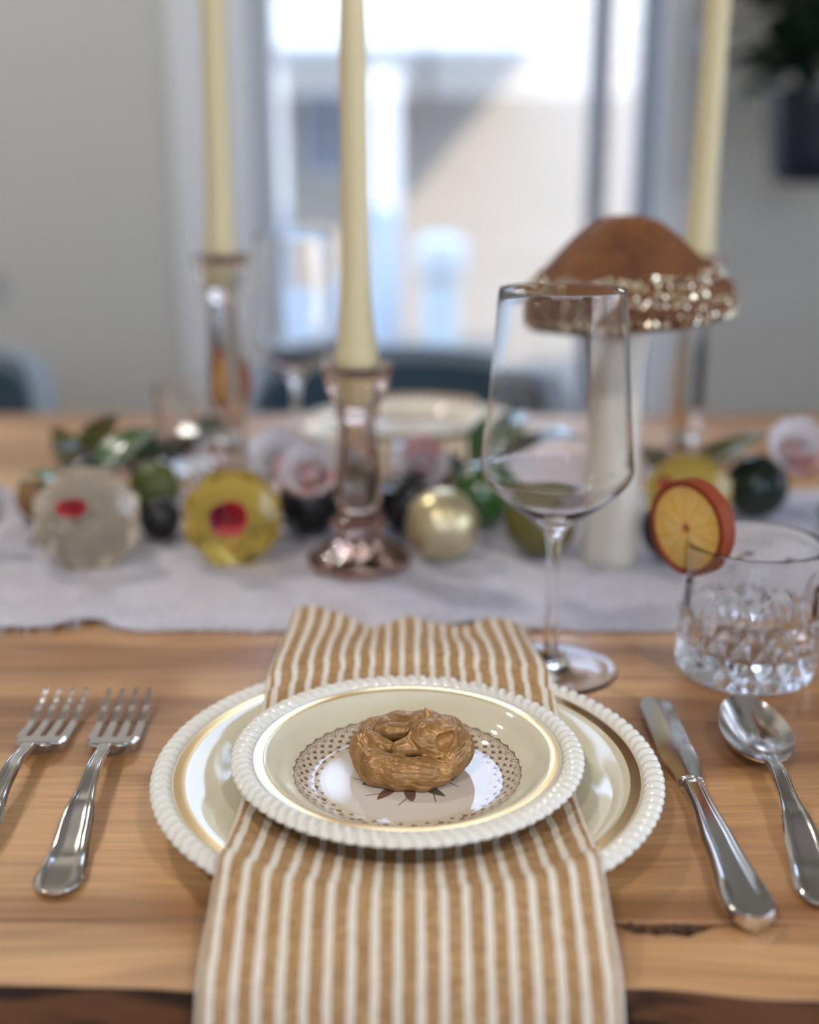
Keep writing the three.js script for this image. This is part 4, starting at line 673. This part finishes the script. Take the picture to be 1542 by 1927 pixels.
// ---------------------------------------------------------------- chairs
const teal = phys({ color: new THREE.Color(0.022, 0.05, 0.075), roughness: 0.8, sheen: 0.4, sheenColor: new THREE.Color(0.3, 0.45, 0.6), sheenRoughness: 0.5 }), litShellMat = mat({ color: new THREE.Color(0.2, 0.25, 0.3), roughness: 0.45 }), legMat = mat({ color: 0x1d1a18, roughness: 0.5 });
function chair(label, x, Z, turn) {
  const t = thing('tub_chair', label, 'chair', [x, 0, -Z], turn, 'teal tub chairs');
  const A = 1.75, top = (a) => 0.76 - 0.03 * (a / A) ** 2 - 0.12 * smooth(0.55, 1, Math.abs(a) / A), r = (y) => 0.178 + 0.028 * smooth(0.42, 0.8, y);
  const wall = (dr, dy) => (u, v) => { const a = lerp(-A, A, u), y = lerp(0.43, top(a) + dy, v), R = r(y) + dr; return [R * Math.sin(a) * 1.08, y, -R * Math.cos(a)]; };
  part('shell', solid(60, 16, wall(0.032, 0), wall(0, 0)), litShellMat, t, 'outer shell with sky light painted in as blue-grey');  // lighter than the cushion: sky light on the shell put into its colour
  part('back_cushion', solid(60, 16, (u, v) => wall(-0.001, -0.022)(lerp(0.06, 0.94, u), v), (u, v) => wall(-0.03 * Math.sqrt(Math.sin(Math.PI * clamp(v, 0.05, 0.95))), -0.024)(lerp(0.06, 0.94, u), v)), teal, t, 'dark teal upholstery');
  part('seat', turned(curve([[0, 0.39], [0.18, 0.39], [0.205, 0.4], [0.212, 0.43], [0.2, 0.462], [0.15, 0.472], [0, 0.474]], 5), 48)  .scale(0.95, 1, 0.9), teal, t);
  for (const [lx, lz] of [[-1, -1], [1, -1], [-1, 1], [1, 1]]) part('leg', tube([[lx * 0.12, 0.4, lz * 0.12], [lx * 0.19, 0.0, lz * 0.18]], 0.012, 6), legMat, t);
  return t;
}
chair('teal tub chair straight across the table behind the far plates', -0.01, 1.62, 0);
chair('teal tub chair at the far left, partly out of the picture', -0.735, 1.62, 0.12);

// ---------------------------------------------------------------- plant on the right, knob added as a bright spot on the far wall
{ const t = thing('hanging_plant', 'dark leafy plant in a navy pot hanging before the right-hand wall', 'plant', [0.725, TABLE, -2.28]);
  part('pot', turned(curve([[0, 0.235, 1], [0.05, 0.235], [0.066, 0.245], [0.082, 0.33], [0.088, 0.395, 1], [0.08, 0.395, 1], [0.074, 0.37], [0, 0.365]], 5), 40), phys({ color: new THREE.Color(0.012, 0.018, 0.03), roughness: 0.25 }), t, 'glossy navy pot');
  for (let k = 0; k < 3; k++) { const a = k * 2.094 + 0.9; part('cord', tube([[0.086 * Math.cos(a), 0.39, 0.086 * Math.sin(a)], [0.05 * Math.cos(a), 0.9, 0.05 * Math.sin(a)], [0, CEIL - TABLE - 0.005, 0]], 0.003, 12, 6), M.twig, t); }
  const rnd = seeded(33), lf = [leafShape(0.12, 0.034), leafShape(0.095, 0.028)], ms = [M.leafDark, M.leafDark, phys({ color: new THREE.Color(0.035, 0.05, 0.012), roughness: 0.4 })];
  for (let i = 0; i < 95; i++) { const a = rnd() * 6.283, el = rnd(), m = part('leaf', lf[i % 2], ms[i % 3], t); m.rotation.order = 'YXZ'; m.rotation.set(lerp(-1.2, 0.7, rnd()), a, (rnd() - 0.5) * 0.8); const R = 0.02 + 0.1 * rnd(); m.position.set(R * Math.sin(a), 0.37 + 0.22 * el, R * Math.cos(a)); m.userData = {}; }
  const k = thing('added_glint_knob', 'small round polished knob made up for a bright spot on the left part of the far wall', 'knob', [-0.868, 0.795, -WALL], 0);
  part('rosette', new THREE.CylinderGeometry(0.012, 0.012, 0.004, 24).rotateX(Math.PI / 2).translate(0, 0, 0.002), M.gold, k); part('knob', new THREE.SphereGeometry(0.014, 24, 16).translate(0, 0, 0.02), M.steel, k);
}

shade(scene);
renderer.render(scene, camera);
